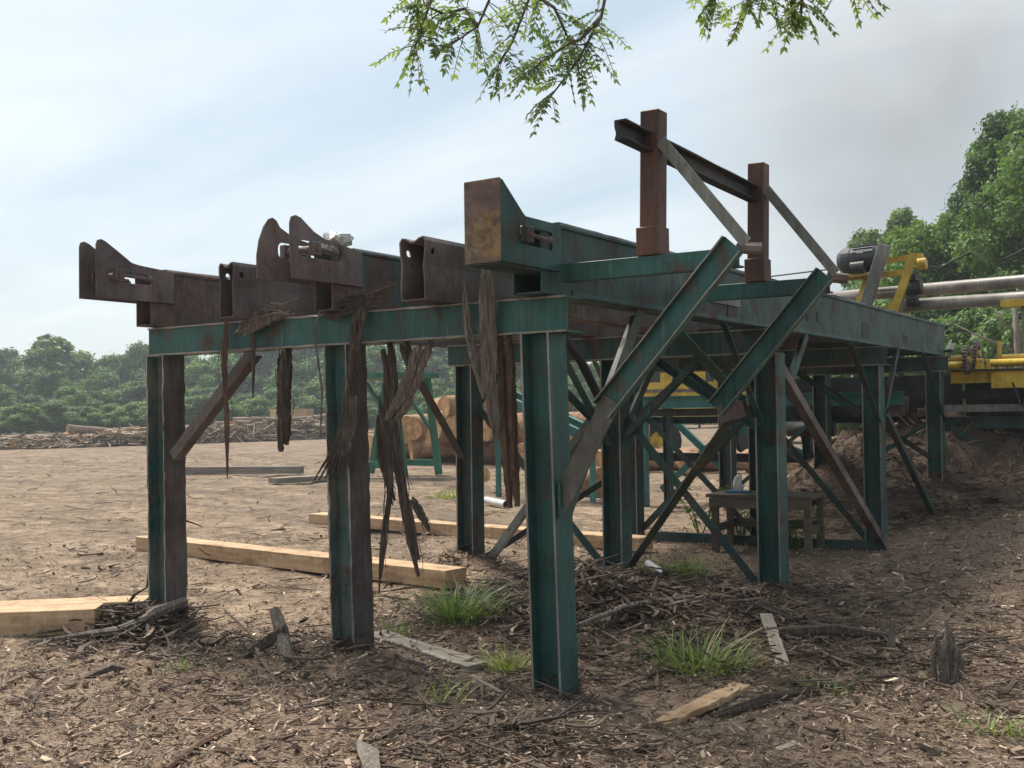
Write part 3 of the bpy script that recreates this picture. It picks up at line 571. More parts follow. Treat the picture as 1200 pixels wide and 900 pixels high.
bd = MB(); bd.bar((-.42, .1, .60), (-.16, .1, 1.22), .06, .10, (-1, 0, .4)); mp_(bd, 'frame_leg', YELLOW); bd = MB(); bd.bar((.24, -.26, .50), (.60, -.26, 1.50), .07, .11, (-1, 0, .4)); bd.bar((.27, -.31, .62), (.33, -.31, .80), .05, .16, (-1, 0, .4)); mp_(bd, 'frame_leg', YELLOW)
for z, x0, x1 in ((1.24, -.42, .46), (1.46, .12, .66), (.62, -.4, .35)):
    bd = MB(); bd.bar((x0, .02, z), (x1, .02, z+.03), .10, .07, (0, 0, 1)); mp_(bd, 'frame_beam', YELLOW)
bd = MB(); bd.box((-.44, -.22, 1.24), (.1, .22, 1.27)); mp_(bd, 'motor_plate', YELLOW)
bd = MB(); bd.tube([(.60, -.05, 1.36), (.72, -.05, 1.365)], .085, 14); mp_(bd, 'pulley', YELLOW)
bd = MB(); bd.tube([(.44, -.1, 1.0), (.66, -.1, 1.03)], .11, 14); bd.tube([(.46, -.12, .82), (.60, -.12, .84)], .10, 12); bd.box((.48, -.2, 1.12), (.6, -.02, 1.2)); mp_(bd, 'gearbox', DARKST)
bd = MB(); bd.tube([(-.1, -.15, .60), (.50, -.15, .60)], .055, 12); bd.tube([(.1, -.15, .6), (.16, -.15, .6)], .10, 12); mp_(bd, 'drive_shaft', YELLOW)
bd = MB(); bd.tube([(.32, -.22, .45), (.40, -.22, .85)], .05, 8); mp_(bd, 'guard_strut', GREYST)
for u in (-.35, .3):
    bd = MB(); bd.bar((u, .1, -.25), (u, .1, .62), .09, .09, (1, 0, 0)); mp_(bd, 'leg', TEALD)
cab = MB(); cab.tube([(.75, 11.1, 3.66), (.9, 11.1, 3.72), (1.05, 11.1, 3.80), (1.3, 11.1, 3.86), (1.7, 11.1, 3.82), (2.4, 11.1, 4.05), (3.2, 11.1, 4.4)], .014, 6)
cab.tube([(-.32, 11.05, 3.62), (-.1, 11.05, 3.60), (.15, 11.05, 3.72), (.3, 11.05, 3.78)], .014, 6)
tag(cab.build('power_cable', RUBBER), 'thin black power cable sagging above the long steel pipes', 'cable')
cab = MB(); cab.tube([(-30, 34, 7.4), (-12, 20, 4.55), (-1.6, 11.1, 3.72)], .012, 6)
tag(cab.build('overhead_wire', RUBBER), 'thin overhead wire reaching the electric motor across the sky', 'cable')

# ------------------------------------------------------------------ work table
tb = thing('work_table', 'low weathered wooden work table standing under the deck', 'table', (-1.05, 6.35, 0), rz=.05)
for k in range(4):
    b = MB(); b.box((-.60, -.30+k*.152, .60), (.60, -.155+k*.152, .64)); b.build('plank', TABLEW, tb, bevel=.004)
for x in (-.55, .5):
    for y in (-.26, .24):
        b = MB(); b.box((x, y, -.08), (x+.075, y+.06, .598)); b.build('leg', TABLEW, tb, bevel=.004)
for y in (-.285, .305):
    b = MB(); b.box((-.56, y-.02, .49), (.585, y+.018, .597)); b.build('apron', TABLEW, tb, bevel=.003)
for x in (-.56, .50): b = MB(); b.box((x, -.255, .20), (x+.05, .295, .29)); b.build('stretcher', TABLEW, tb, bevel=.003)
b = MB(); b.box((-.52, .31, .22), (.53, .335, .32)); b.build('stretcher', TABLEW, tb, bevel=.003)
tool = thing('bench_tool', 'small white and blue tool left on the wooden work table', 'tool', (-1.36, 6.32, .642))
b = MB(); b.box((-.14, -.07, 0), (.14, .07, .025)); b.build('base', BLUEP, tool, bevel=.004)
b = MB(); b.tube([(-.01, 0, .02), (-.015, 0, .10), (.0, 0, .16), (.03, .01, .2)], [.055, .05, .045, .02], 10); b.tube([(.03, 0, .02), (.06, 0, .09)], .02, 7); b.build('head', WHITEP, tool, True)

# ------------------------------------------------------------------ timbers and boards on the ground
def timber(p0, p1, w, h, m, label, cat='timber', name='timber', grp=None, jit=.0015):
    p0 = np.array(p0, float); p1 = np.array(p1, float); c = (p0+p1)/2; L = np.linalg.norm((p1-p0)[:2]); rz = math.atan2(p1[1]-p0[1], p1[0]-p0[0])
    b = MB(); b.bar((-L/2, 0, h/2), (L/2, 0, h/2), w, h, (0, 0, 1), 14, jit); o = b.build(name, m, bevel=.004)
    o.location = c; o.rotation_euler = (0, -math.atan2(p1[2]-p0[2], L), rz); return tag(o, label, cat, grp)
timber((-7.9, -4.0, 0), (-3.73, -.39, .0), .27, .19, SAWN, 'short fresh sawn timber ending beside the bark pile at the rusted corner post')
timber((-8.0, -3.72, 0), (-3.66, .055, .01), .27, .18, SAWN, 'fresh sawn timber laid close against the short one by the corner post')
timber((-7.62, 3.07, 0), (-2.52, 2.46, .02), .28, .165, SAWN, 'long fresh sawn timber lying across the ground just behind the two rusted posts')
timber((-8.0, 6.4, -.01), (-2.2, 5.65, .01), .28, .15, SAWN, 'fresh sawn timber lying further back, parallel behind the long one')
timber((-21.0, 14.6, 0), (-17.8, 16.15, 0), .25, .2, GREYW, 'grey old timber lying out in the open yard')
timber((-15.4, 12.7, 0), (-14.9, 14.5, 0), .4, .13, GREYW, 'short thick grey plank lying flat in the open yard', 'plank', 'plank')
timber((-1.75, .42, Hs(-1.7, .4)-.01), (-.65, .15, Hs(-.7, .2)-.01), .18, .05, GREYW, 'weathered board lying flat between the two front posts', 'board', 'board', jit=.003)
timber((.88, -.43, Hs(.9, -.4)-.01), (1.02, .40, Hs(1, .4)-.005), .11, .035, SAWN, 'pale split board lying in the wood chips', 'board', 'board', jit=.004)
timber((.62, 1.85, Hs(.63, 1.85)+.06), (1.05, 1.0, Hs(1.05, 1.0)-.01), .085, .025, GREYW, 'grey pointed board slanting out of the grass tuft', 'board', 'board', jit=.003)

# ------------------------------------------------------------------ hanging bark
def strip(label, segs, m=BARK, name='bark_strip', thick=.012, face=(.55, -.83, 0), seg=30):
    b = MB(); base = np.array(segs[0][0][0], float); side = np.cross(norm(face), [0, 0, 1])
    for pts, w in segs:
        P = np.array(pts, float)-base; wm = max(w)
        if wm < .045: b.ribbon(P, w, thick*.7, face, seg, .16, .1); continue
        n = int(round(wm/.045)); n = max(2, min(3, n)); tt = np.linspace(0, 1, len(P)); q = np.linspace(0, 1, 9)
        for k in range(n):
            f = (k+.5)/n-.5; t0 = random.uniform(0, .10) if k % 2 else 0; t1 = 1-random.uniform(0, .10)*(1 if k != n//2 else 0)
            qq = t0+(t1-t0)*q; ww = np.interp(qq, np.linspace(0, 1, len(w)), w); C_ = np.stack([np.interp(qq, tt, P[:, i]) for i in range(3)], 1)
            ax = norm(P[-1]-P[0]); sd = norm(np.cross(ax, norm(face))); drift = np.cumsum(np.r_[0, np.random.default_rng(int(abs(P[-1].sum())*1e4)+k).normal(0, wm*.015, 8)])
            C_ = C_+sd[None]*(f*ww+drift)[:, None]+norm(face)[None]*random.uniform(-.35, .7)*thick
            taper = np.r_[.55, 1, 1.05, 1, 1.1, .95, 1, .95, .6]
            b.ribbon(C_, ww/n*1.12*taper, thick*random.uniform(.6, 1.1), face, seg, .10, .12)
        for j in range(int(4+wm*50)):      # loose fibres
            q0 = random.uniform(0, .7); q1 = min(1.05, q0+random.uniform(.2, .5)); qs = np.linspace(q0, q1, 5)
            C_ = np.stack([np.interp(qs, tt, P[:, i]) for i in range(3)], 1); ph = random.uniform(0, 6)
            C_ = C_+sd[None]*(random.uniform(-.6, .6)*wm+np.array([.012*math.sin(ph+k*1.3)+(k/4)**2*random.uniform(-.03, .03) for k in range(5)]))[:, None]+norm(face)[None]*random.uniform(0, .03)
            b.tube(C_, [.0025, .0035, .003, .0025, .001], 4)
    o = b.build(name, m); o.location = base; return tag(o, label, 'bark')
strip('thin stringy bark strip hanging from the cross beam beside the rusted corner brace', [([(-2.62, -.13, 2.295), (-2.625, -.15, 2.0), (-2.6, -.15, 1.6), (-2.607, -.14, 1.15)], [.03, .045, .03, .04, .02]), ([(-2.61, -.14, 2.28), (-2.60, -.16, 1.9), (-2.62, -.15, 1.45)], [.02, .025, .012])], BARKR)
strip('thin dark bark string dangling alone under the cross beam', [([(-2.33, -.13, 2.29), (-2.33, -.15, 2.05), (-2.345, -.14, 1.72)], [.02, .035, .01])], BARK)
strip('short thick dark bark slab hanging free between the two rusted posts', [([(-2.17, .0, 2.10), (-2.18, .0, 1.85), (-2.19, .01, 1.6), (-2.185, .0, 1.34)], [.10, .105, .09, .10, .085]), ([(-2.14, -.03, 2.07), (-2.15, -.03, 1.75), (-2.16, -.02, 1.4)], [.05, .06, .05])], BARK, thick=.03)
strip('fan of grey split bark lying on the cross beam between the rails', [([(-2.52, -.15, 2.17), (-2.35, -.14, 2.27), (-2.08, -.1, 2.335)], [.03, .06, .02]), ([(-2.44, -.16, 2.18), (-2.3, -.15, 2.265), (-2.05, -.1, 2.31)], [.02, .05, .03]), ([(-2.36, -.16, 2.21), (-2.22, -.14, 2.285), (-1.98, -.1, 2.30)], [.02, .05, .02]), ([(-2.48, -.15, 2.2), (-2.3, -.14, 2.31), (-2.12, -.1, 2.36)], [.02, .05, .02]), ([(-2.42, -.16, 2.16), (-2.26, -.16, 2.23), (-2.0, -.12, 2.32)], [.02, .05, .02]), ([(-2.2, -.12, 2.38), (-2.1, -.1, 2.36), (-1.95, -.09, 2.40)], [.015, .02, .01])], BARKG)
S4 = [([(-1.70, -.13, 2.25), (-1.5, -.12, 2.30), (-1.30, -.1, 2.36), (-1.08, -.1, 2.43)], [.04, .06, .04, .015]), ([(-1.66, -.15, 2.26), (-1.5, -.14, 2.34), (-1.2, -.1, 2.33)], [.02, .05, .02]), ([(-1.6, -.12, 2.33), (-1.4, -.1, 2.37), (-1.22, -.1, 2.35)], [.02, .045, .02]), ([(-1.62, -.16, 2.22), (-1.42, -.14, 2.29), (-1.25, -.1, 2.31)], [.03, .05, .03])]
S4 += [([(-1.30, -.12, 2.31), (-1.36, -.17, 2.20), (-1.38, -.16, 1.95), (-1.44, -.15, 1.70), (-1.48, -.15, 1.52)], [.05, .085, .07, .055, .04])]
for k in range(7): S4.append(([(-1.43+.01*k, -.15, 1.72), (-1.50+.02*k, -.16, 1.50), (-1.60+.035*k, -.17-.01*k, 1.33), (-1.76+.055*k, -.16, 1.15+.012*k)], [.025, .03, .02, .008]))
strip('long grey bark drape over the cross beam ending in a frayed broom', S4, BARK, thick=.010)
strip('thin bark loop curling down beside the drape', [([(-1.72, -.12, 2.29), (-1.75, -.15, 2.15), (-1.72, -.15, 2.0), (-1.68, -.15, 1.75), (-1.70, -.15, 1.45)], [.015, .02, .012, .014, .008])], BARKG)
strip('ragged black bark slab hanging low behind the second post with two torn tails', [([(-1.27, .02, 2.08), (-1.22, .02, 1.85), (-1.24, .02, 1.55), (-1.16, .02, 1.2), (-1.10, .02, .9), (-1.0, .02, .55)], [.11, .09, .10, .085, .06, .08, .06]), ([(-1.30, -.02, 1.72), (-1.24, -.02, 1.45), (-1.2, -.02, 1.1), (-1.27, -.02, .8), (-1.31, -.02, .42)], [.02, .05, .055, .035, .045, .015]), ([(-1.08, .03, 1.05), (-1.0, .03, .95), (-.93, .03, .84)], [.04, .05, .02]), ([(-1.35, .05, 1.6), (-1.33, .05, 1.3), (-1.24, .05, 1.0)], [.05, .06, .03]), ([(-1.1, -.0, 2.06), (-1.04, -.0, 1.9), (-1.0, .0, 1.78)], [.08, .06, .015])], BARK, thick=.02)
strip('curved pale edged slab bending down from the beam beside the black bark', [([(-.90, .0, 2.07), (-.97, -.02, 1.93), (-1.03, -.02, 1.78), (-1.13, .0, 1.64), (-1.26, .02, 1.52)], [.11, .11, .105, .10, .08])], BARKG, thick=.03)
strip('split grey bark slab forked like a Y against the cross beam', [([(-.33, -.15, 2.50), (-.33, -.16, 2.2), (-.32, -.16, 1.9), (-.325, -.16, 1.7)], [.07, .085, .09, .09, .08]), ([(-.50, -.16, 2.40), (-.47, -.17, 2.15), (-.41, -.17, 1.9), (-.34, -.17, 1.68)], [.015, .04, .045, .05, .04]), ([(-.33, -.145, 1.9), (-.31, -.14, 1.6), (-.29, -.14, 1.42)], [.06, .07, .05, .02])], BARKG, thick=.018)
strip('straight reddish brown bark plank hanging next to the green corner post', [([(-.30, -.02, 2.10), (-.28, -.02, 1.7), (-.27, -.02, 1.35), (-.245, -.02, 1.02)], [.09, .10, .10, .085]), ([(-.25, -.05, 2.08), (-.24, -.05, 1.6), (-.225, -.05, 1.25)], [.035, .04, .02])], BARKR, thick=.02)
b = MB()
for k in range(9): b.tube([(random.uniform(-.08, .08), random.uniform(-.1, .1), .0), (random.uniform(-.09, .09), random.uniform(-.1, .1), .05), (random.uniform(-.1, .1), random.uniform(-.1, .1), random.uniform(.06, .12))], [.03, .035, .015], 6, wob=.2)
o = b.build('pale_debris', WHITEP); o.location = (-1.6, -.12, 2.712); tag(o, 'pale crumbly lump stuck on top of the second toothed rail', 'debris')

# ------------------------------------------------------------------ sticks and slabs on the chips
def stick(label, pts, r, m=BARK, n=7, cat='stick', name='stick'):
    base = np.array(pts[0], float); b = MB(); b.tube([np.subtract(p, base) for p in pts], r, n, wob=.15)
    o = b.build(name, m); o.location = base; return tag(o, label, cat)
def gz(u, v, d=.01): return (u, v, Hs(u, v)+d)
stick('grey bark stick propped upright in the litter between the rusted posts', [(-1.75, -.42, Hs(-1.75, -.42)-.02), (-1.95, -.27, .16), (-2.08, -.2, .27)], [.045, .045, .04], BARKG)
stick('dark short stick leaning under the propped grey one', [gz(-2.12, -.45), (-2.0, -.33, .1), (-1.9, -.28, .18)], [.03, .04, .035])
stick('long dark stick lying beside the pale split board', [gz(1.08, -.18, .02), gz(1.25, .1, .04), gz(1.32, .3, .03), gz(1.42, .5, .03)], [.02, .03, .03, .02])
stick('straight thin brown stick lying flat near the grass', [gz(1.18, .56), gz(1.45, .70, .015), gz(1.70, .86)], [.015, .022, .018], BARKR)
stick('brown stick at the open edge of the wood chips', [gz(-.62, -2.30), gz(-.76, -1.98, .02), gz(-.85, -1.72)], [.018, .02, .016], BARKR)
strip('upright grey jagged bark chunk standing in the litter', [([(1.97, 1.06, Hs(1.97, 1.06)-.03), (1.96, 1.10, .15), (1.99, 1.13, .26), (1.96, 1.15, .36)], [.06, .10, .085, .04, .02]), ([(1.93, 1.05, -.02), (1.92, 1.08, .15), (1.93, 1.1, .27)], [.03, .05, .02]), ([(2.02, 1.07, -.02), (2.05, 1.1, .14), (2.03, 1.12, .22)], [.03, .05, .02])], BARKG, 'bark_chunk', .02)
stick('short pale split stick standing up beside the jagged bark chunk', [gz(1.52, 1.66, -.02), (1.53, 1.67, Hs(1.5, 1.66)+.2)], [.028, .02], BARKG, 5)
stick('long pale stick lying in the bark pile at the corner post', [gz(-3.75, -.95, .02), gz(-3.35, -.5, .05), (-3.25, -.32, .14)], [.018, .028, .02], BARKG)
stick('thick grey bark stick leaning on the corner post', [gz(-3.3, -.42, .04), (-3.28, -.24, .16), (-3.2, -.02, .22)], [.04, .05, .025], BARKG)
stick('thin crooked twig rising from the bark pile at the corner post', [gz(-3.66, -.22, .05), (-3.62, -.16, .25), (-3.55, -.1, .30), (-3.55, -.08, .47)], [.012, .012, .01, .006])
stick('crooked forked twig lying in front of the weathered board', [gz(-1.15, -.02, .03), gz(-1.0, -.12, .05), gz(-.86, -.08, .04), gz(-.82, -.22, .02)], [.008, .013, .013, .016], BARKG)
stick('long dark branch lying across the bark heap under the green brace', [gz(-.45, .75, .06), gz(-.2, 1.3, .09), gz(.05, 1.9, .06)], [.012, .022, .018], BARKG)
stick('dark slab of log in the litter right of the grass', [gz(.75, 1.6, .03), gz(1.15, 1.75, .05), gz(1.5, 1.8, .03)], [.04, .055, .04], BARK, 8)
stick('long dark bark slab lying in the bark heap behind the wide grass tuft', [gz(.35, 2.1, .05), gz(.9, 2.25, .05), gz(1.4, 2.4, .03)], [.025, .04, .03], BARK, 6)
stick('curled bark sheet lying in the bare wood chips', [gz(-.15, -1.55, .01), gz(.1, -1.75, .03), gz(.3, -1.95, .01)], [.02, .045, .03], BARKG, 6)
stick('small weathered splinter lying alone on the chips', [gz(-2.55, -1.35, .0), gz(-2.45, -1.22, .05), gz(-2.42, -1.15, .03)], [.02, .035, .015], BARKG, 5)
p = MB(); p.tube([(-.5, 0, 0), (.5, 0, 0)], .06, 16, caps=False); p.tube([(-.5, 0, 0), (.5, 0, 0)], .052, 16, caps=False); o = p.build('plastic_pipe', WHITEP, smooth=True); o.location = (-7.1, 9.8, .07); o.rotation_euler = (0, 0, -.62); tag(o, 'white plastic pipe lying on the ground behind the deck', 'pipe')
p = MB(); p.tube([(-.22, 0, 0), (.22, 0, 0)], .04, 14, caps=False); p.tube([(-.22, 0, 0), (.22, 0, 0)], .034, 14, caps=False); o = p.build('pipe_offcut', WHITEP, smooth=True); o.location = (-1.1, 3.65, Hs(-1.1, 3.65)+.05); o.rotation_euler = (0, .1, -.75); tag(o, 'short white pipe offcut lying in weeds by the inner green post', 'pipe')

# ------------------------------------------------------------------ logs
def log_mesh(name, L, r, bark, n=14):
    b = MB(); pts = []; rad = []
    for k in range(7):
        x = -L/2+L*k/6; pts.append((x, random.gauss(0, r*.03), random.gauss(0, r*.03))); rad.append(r*(1.06-.12*k/6)*(1+random.gauss(0, .02)))
    b.tube(pts, rad, n, caps=1, wob=.025); me = b.mesh(name, [bark, CUT], True)
    for pl in me.polygons:
        if pl.material_index == 1: pl.use_smooth = False
    return me
def rings(m):
    t = m.node_tree; b = next(n for n in t.nodes if n.type == 'BSDF_PRINCIPLED'); src = b.inputs['Base Color'].links[0].from_socket
    wv = N('ShaderNodeTexWave', t, wave_type='RINGS', rings_direction='X'); wv.inputs['Scale'].default_value = 5; wv.inputs['Distortion'].default_value = 2.5; wv.inputs['Detail'].default_value = 3; t.links.new(N('ShaderNodeTexCoord', t).outputs['Object'], wv.inputs[0])
    c = mixc(t, .8, src, ramp(t, wv.outputs['Fac'], [(.1, (.62, .55, .50)), (.6, (1.05, 1.05, 1.05))]), 'MULTIPLY')
    t.links.new(mixc(t, .8, c, ramp(t, noise(t, 3, 5, .7), [(.35, (.5, .47, .45)), (.6, (1, 1, 1))]), 'MULTIPLY'), b.inputs['Base Color'])
rings(CUT)
BIG = [log_mesh('log', 4.2, .42, LOGB), log_mesh('log', 4.6, .36, LOGB), log_mesh('log', 3.9, .48, LOGB)]
SMALL = [log_mesh('log', 4.0, .16, LOGG, 8), log_mesh('log', 3.2, .12, LOGG, 8), log_mesh('log', 4.5, .20, LOGG, 8), log_mesh('log', 2.6, .13, LOGB, 8)]
def put_log(me, loc, rz, ry, label, group):
    o = link('log', me); k_ = random.uniform(.72, 1.15); o.scale = (random.uniform(.85, 1.1), k_, k_); o.location = loc; o.rotation_euler = (random.uniform(0, 6), ry, rz); return tag(o, label, 'log', group)
# stack of thick saw logs (cut ends towards the deck) at the back of the yard
base = np.array([-21.5, 26.0]); along = norm(np.array([.93, -.36])); perp = np.array([.36, .93])
for row in range(3):
    for k in range(20-row*2):
        if (row == 2 and k not in (1, 2, 5)) or (row == 1 and k > 9): continue
        p = base+along*((k+row*.5)*.98+random.uniform(-.06, .06))+perp*random.uniform(-.3, .3)
        me = BIG[random.randrange(3)]; crooked = random.gauss(0, .55)+(1.5 if k > 9 else 0)
        lg = put_log(me, (p[0], p[1], .40+row*.70-(.08 if k > 9 else 0)), math.atan2(perp[1], perp[0])+crooked+(1.25 if random.random() < .35 else 0), 0, 'thick tan saw log in the stacked row behind the deck', 'saw logs stacked behind the deck')
        if k > 9: lg.scale = (lg.scale[0], .62, .62); lg.location.z = .27+row*.5
put_log(log_mesh('log', 2.6, .30, LOGB), (-7.3, 13.0, .29), 2.5, 0, 'single cut log lying on the ground in front of the stacked logs', None)
put_log(log_mesh('log', 1.6, .17, LOGG), (-10.6, 14.2, .17), 2.3, .12, 'small grey log lying by the green stand', None)
# long low pile of thin logs along the edge of the yard
for k in range(230):
    s = random.random(); c = np.array([-53.0, 21.0])*(1-s)+np.array([-46.5, 49.0])*s
    hmax = .30+1.25*s**1.4+.15*math.sin(s*17)
    z = random.uniform(.12, 1)**1.4*hmax; ax = math.atan2(28, 6.5)
    rz = ax+random.gauss(0, .35) if random.random() < .6 else random.uniform(0, 3.1)
    w = (1-z/(hmax+.3))*1.6
    put_log(SMALL[random.randrange(4)], (c[0]+random.uniform(-w, w), c[1], z), rz, random.gauss(0, .07), 'thin grey log in the long low pile before the trees', 'thin logs piled along the yard edge')
ls = thing('lumber_stack', 'block of pale sawn boards standing behind the long log pile', 'lumber', (-51.5, 49.6, 0), rz=1.1)
for k in range(5):
    for j in range(4):
        b = MB(); b.box((-1.3, -.8+j*.4, .62+k*.28), (1.3, -.8+j*.4+.38, .62+k*.28+.26)); b.build('board', SAWN, ls)
for x in (-1.0, 1.0): b = MB(); b.box((x-.1, -.8, -.1), (x+.1, .8, .618)); b.build('bearer', GREYW, ls)

# ------------------------------------------------------------------ green stand and yellow loader
st = thing('steel_stand', 'green splayed steel stand in the yard behind the second post', 'stand', (-13.9, 16.3, 0))
for y in (-.7, .7):
    b = MB(); b.bar((.1, y, 0), (-.25, y, 2.5), .16, .12, (0, 1, 0)); b.build('leg', GREENF, st); b = MB(); b.bar((-2.2, y, 0), (-1.6, y, 2.5), .16, .12, (0, 1, 0)); b.build('leg', GREENF, st)
    b = MB(); b.bar((-2.1, y, .30), (.05, y, .30), .10, .16, (0, 0, 1)); b.build('tie', GREENF, st); b = MB(); b.bar((-.06, y+.07, 1.0), (-1.2, y+.07, 2.4), .08, .08, (0, 1, 0)); b.build('brace', GREENF, st)
b = MB(); b.box((-2.0, -.9, 2.49), (0.0, .9, 2.62)); b.build('top', GREENF, st)
ld = thing('log_loader', 'yellow log loader with dark cab windows parked beyond the deck', 'loader', (-10.4, 26.2, 0), rz=.45)
b = MB(); b.box((-2.2, -1.0, 1.15), (2.6, 1.0, 2.35)); body = b.build('body', YELLOW, ld, bevel=.06)
b = MB(); b.box((-1.95, -1.02, 2.12), (1.2, -1.0, 2.22)); b.build('stripe', RUSTY, body)
b = MB(); b.box((-2.0, -.9, 2.355), (.4, .9, 2.43)); b.box((-2.0, -.9, 3.35), (.4, .9, 3.5)); cabp = b.build('cab', YELLOW, ld)
for x in (-2.0, -1.35, -.35, .28):
    for y in (-.9, .78): b = MB(); b.box((x, y, 2.431), (x+(.35 if -1.5 < x < -.3 else .12), y+.12, 3.349)); b.build('pillar', YELLOW, cabp)
for x0, x1 in ((-1.87, -1.36), (-.99, -.36), (.01, .27)): b = MB(); b.box((x0, -.86, 2.432), (x1, -.84, 3.348)); b.build('window', GLASS, cabp)
for x in (-1.4, 1.6):
    for y in (-1.15, 1.15): b = MB(); b.tube([(x, y-.22, .65), (x, y+.22, .65)], .66, 20); wh = b.build('wheel', RUBBER, ld); b = MB(); b.tube([(x, y-.24, .65), (x, y+.24, .65)], .3, 14); b.build('rim', YELLOW, wh)
b = MB(); b.bar((1.4, 0, 2.3), (3.2, 0, 4.2), .25, .3, (0, 0, 1)); b.bar((3.2, 0, 4.2), (5.0, 0, 2.6), .2, .25, (0, 0, 1)); b.build('boom', YELLOW, ld)

# ------------------------------------------------------------------ grass and weeds
def blades(n, R, hmin, hmax, seed, spread=.5, wid=.005):
    g = np.random.default_rng(seed); k = 4; V = []; Q = []; T = []
    a = g.uniform(0, 2*np.pi, n); rr = R*np.sqrt(g.random(n))*g.uniform(.4, 1, n); bx = rr*np.cos(a); by = rr*np.sin(a)*.75
    h = g.uniform(hmin, hmax, n)*(1-.5*(rr/R)**2); az = a+g.normal(0, .8, n); ln = g.uniform(.1, spread, n)+.4*rr/R; bend = g.uniform(.2, 1.35, n)
    for i in range(n):
        d = np.array([math.cos(az[i]), math.sin(az[i]), 0]); s = np.array([-d[1], d[0], 0]); b0 = len(V); tint = g.random()
        for j in range(k+1):
            q = j/k; p = np.array([bx[i], by[i], -.02])+d*h[i]*(ln[i]*q+bend[i]*q*q*.6)+np.array([0, 0, h[i]*(q-.35*bend[i]*q*q)]); w = wid*(1-q)**.6*(1+.6*(tint-.5))
            V += [p-s*w+np.array([0, 0, .0]), p+s*w]; T += [tint]*2
        for j in range(k): Q.append((b0+2*j, b0+2*j+1, b0+2*j+3, b0+2*j+2))
    return fastmesh('grass_tuft', np.array(V), np.array(Q), GRASSM, np.array(T))
GR = [(-1.44, 1.05, 240, .30, .18, .42, 'tall grass tuft growing beside the board between the front posts'), (-.5, .25, 90, .16, .08, .2, 'small sparse grass tuft at the foot of the green corner post'), (-1.7, .62, 70, .2, .05, .18, 'low thin grass behind the weathered board'),
      (.62, .75, 190, .36, .12, .34, 'wide loose grass tuft in the bark in front of the braced post'), (-.93, 3.9, 150, .26, .15, .32, 'bright grass tuft growing at the steel sill under the deck'), (-1.22, 3.75, 80, .2, .08, .24, 'small grass tuft beside the white pipe offcut'),
      (1.43, .55, 60, .25, .06, .18, 'thin grass growing along the straight brown stick'), (2.36, .22, 70, .28, .04, .14, 'short grass patch in the open chips at the yard edge'), (-9.1, 11.2, 160, .5, .1, .3, 'grass clump out in the yard behind the posts'),
      (-3.9, 4.6, 40, .3, .04, .12, 'few grass blades in bare ground behind the sawn timbers'), (-2.2, -.9, 25, .1, .05, .14, 'single tiny grass sprout in the foreground chips'), (-.25, -.75, 30, .14, .05, .22, 'few upright blades in the chips before the corner post'), (-15.6, 13.5, 120, .5, .08, .22, 'dry grass around the short grey plank')]
for i, (u, v, n, R, h0, h1, lb) in enumerate(GR):
    o = link('grass_tuft', blades(int(n*1.3), R*1.12, h0*1.15, h1*1.2, 40+i)); o.location = (u, v, Hs(u, v)); tag(o, lb, 'grass')
def weed(u, v, h, label, seed):
    g = random.Random(seed); w = thing('weed_plant', label, 'weed', (u, v, Hs(u, v))); V = []; Q = []; T = []; sm = MB()
    for k in range(7):
        a = g.uniform(0, 6.28); tip = np.array([math.cos(a)*h*.45, math.sin(a)*h*.45, h*g.uniform(.6, 1)]); sm.tube([(0, 0, -.03), tip*.5+np.array([0, 0, h*.12]), tip], [.006, .005, .003], 5)
        for j in range(16):
            q = g.uniform(.25, 1); p = tip*q+np.array([0, 0, h*.2*q*(1-q)]); d = norm([g.gauss(0, 1), g.gauss(0, 1), g.gauss(0, .4)]); s = norm(np.cross(d, [0, 0, 1])); l = h*g.uniform(.09, .16); b0 = len(V); tt = g.random()
            V += [p, p+d*l*.5+s*l*.28, p+d*l-np.array([0, 0, l*.2]), p+d*l*.5-s*l*.28]; Q.append((b0, b0+1, b0+2, b0+3)); T += [tt]*4
    sm.build('stem', GRASSM, w); link('leaves', fastmesh('leaves', np.array(V), np.array(Q), LEAFY, np.array(T)), w)
weed(-2.2, 7.15, .75, 'leafy green weed growing in front of the work table', 1); weed(-.75, 6.5, .55, 'small leafy weed beside the work table leg', 2); weed(-1.55, 6.9, .5, 'yellow green weed sprouting between the table and the inner posts', 3)

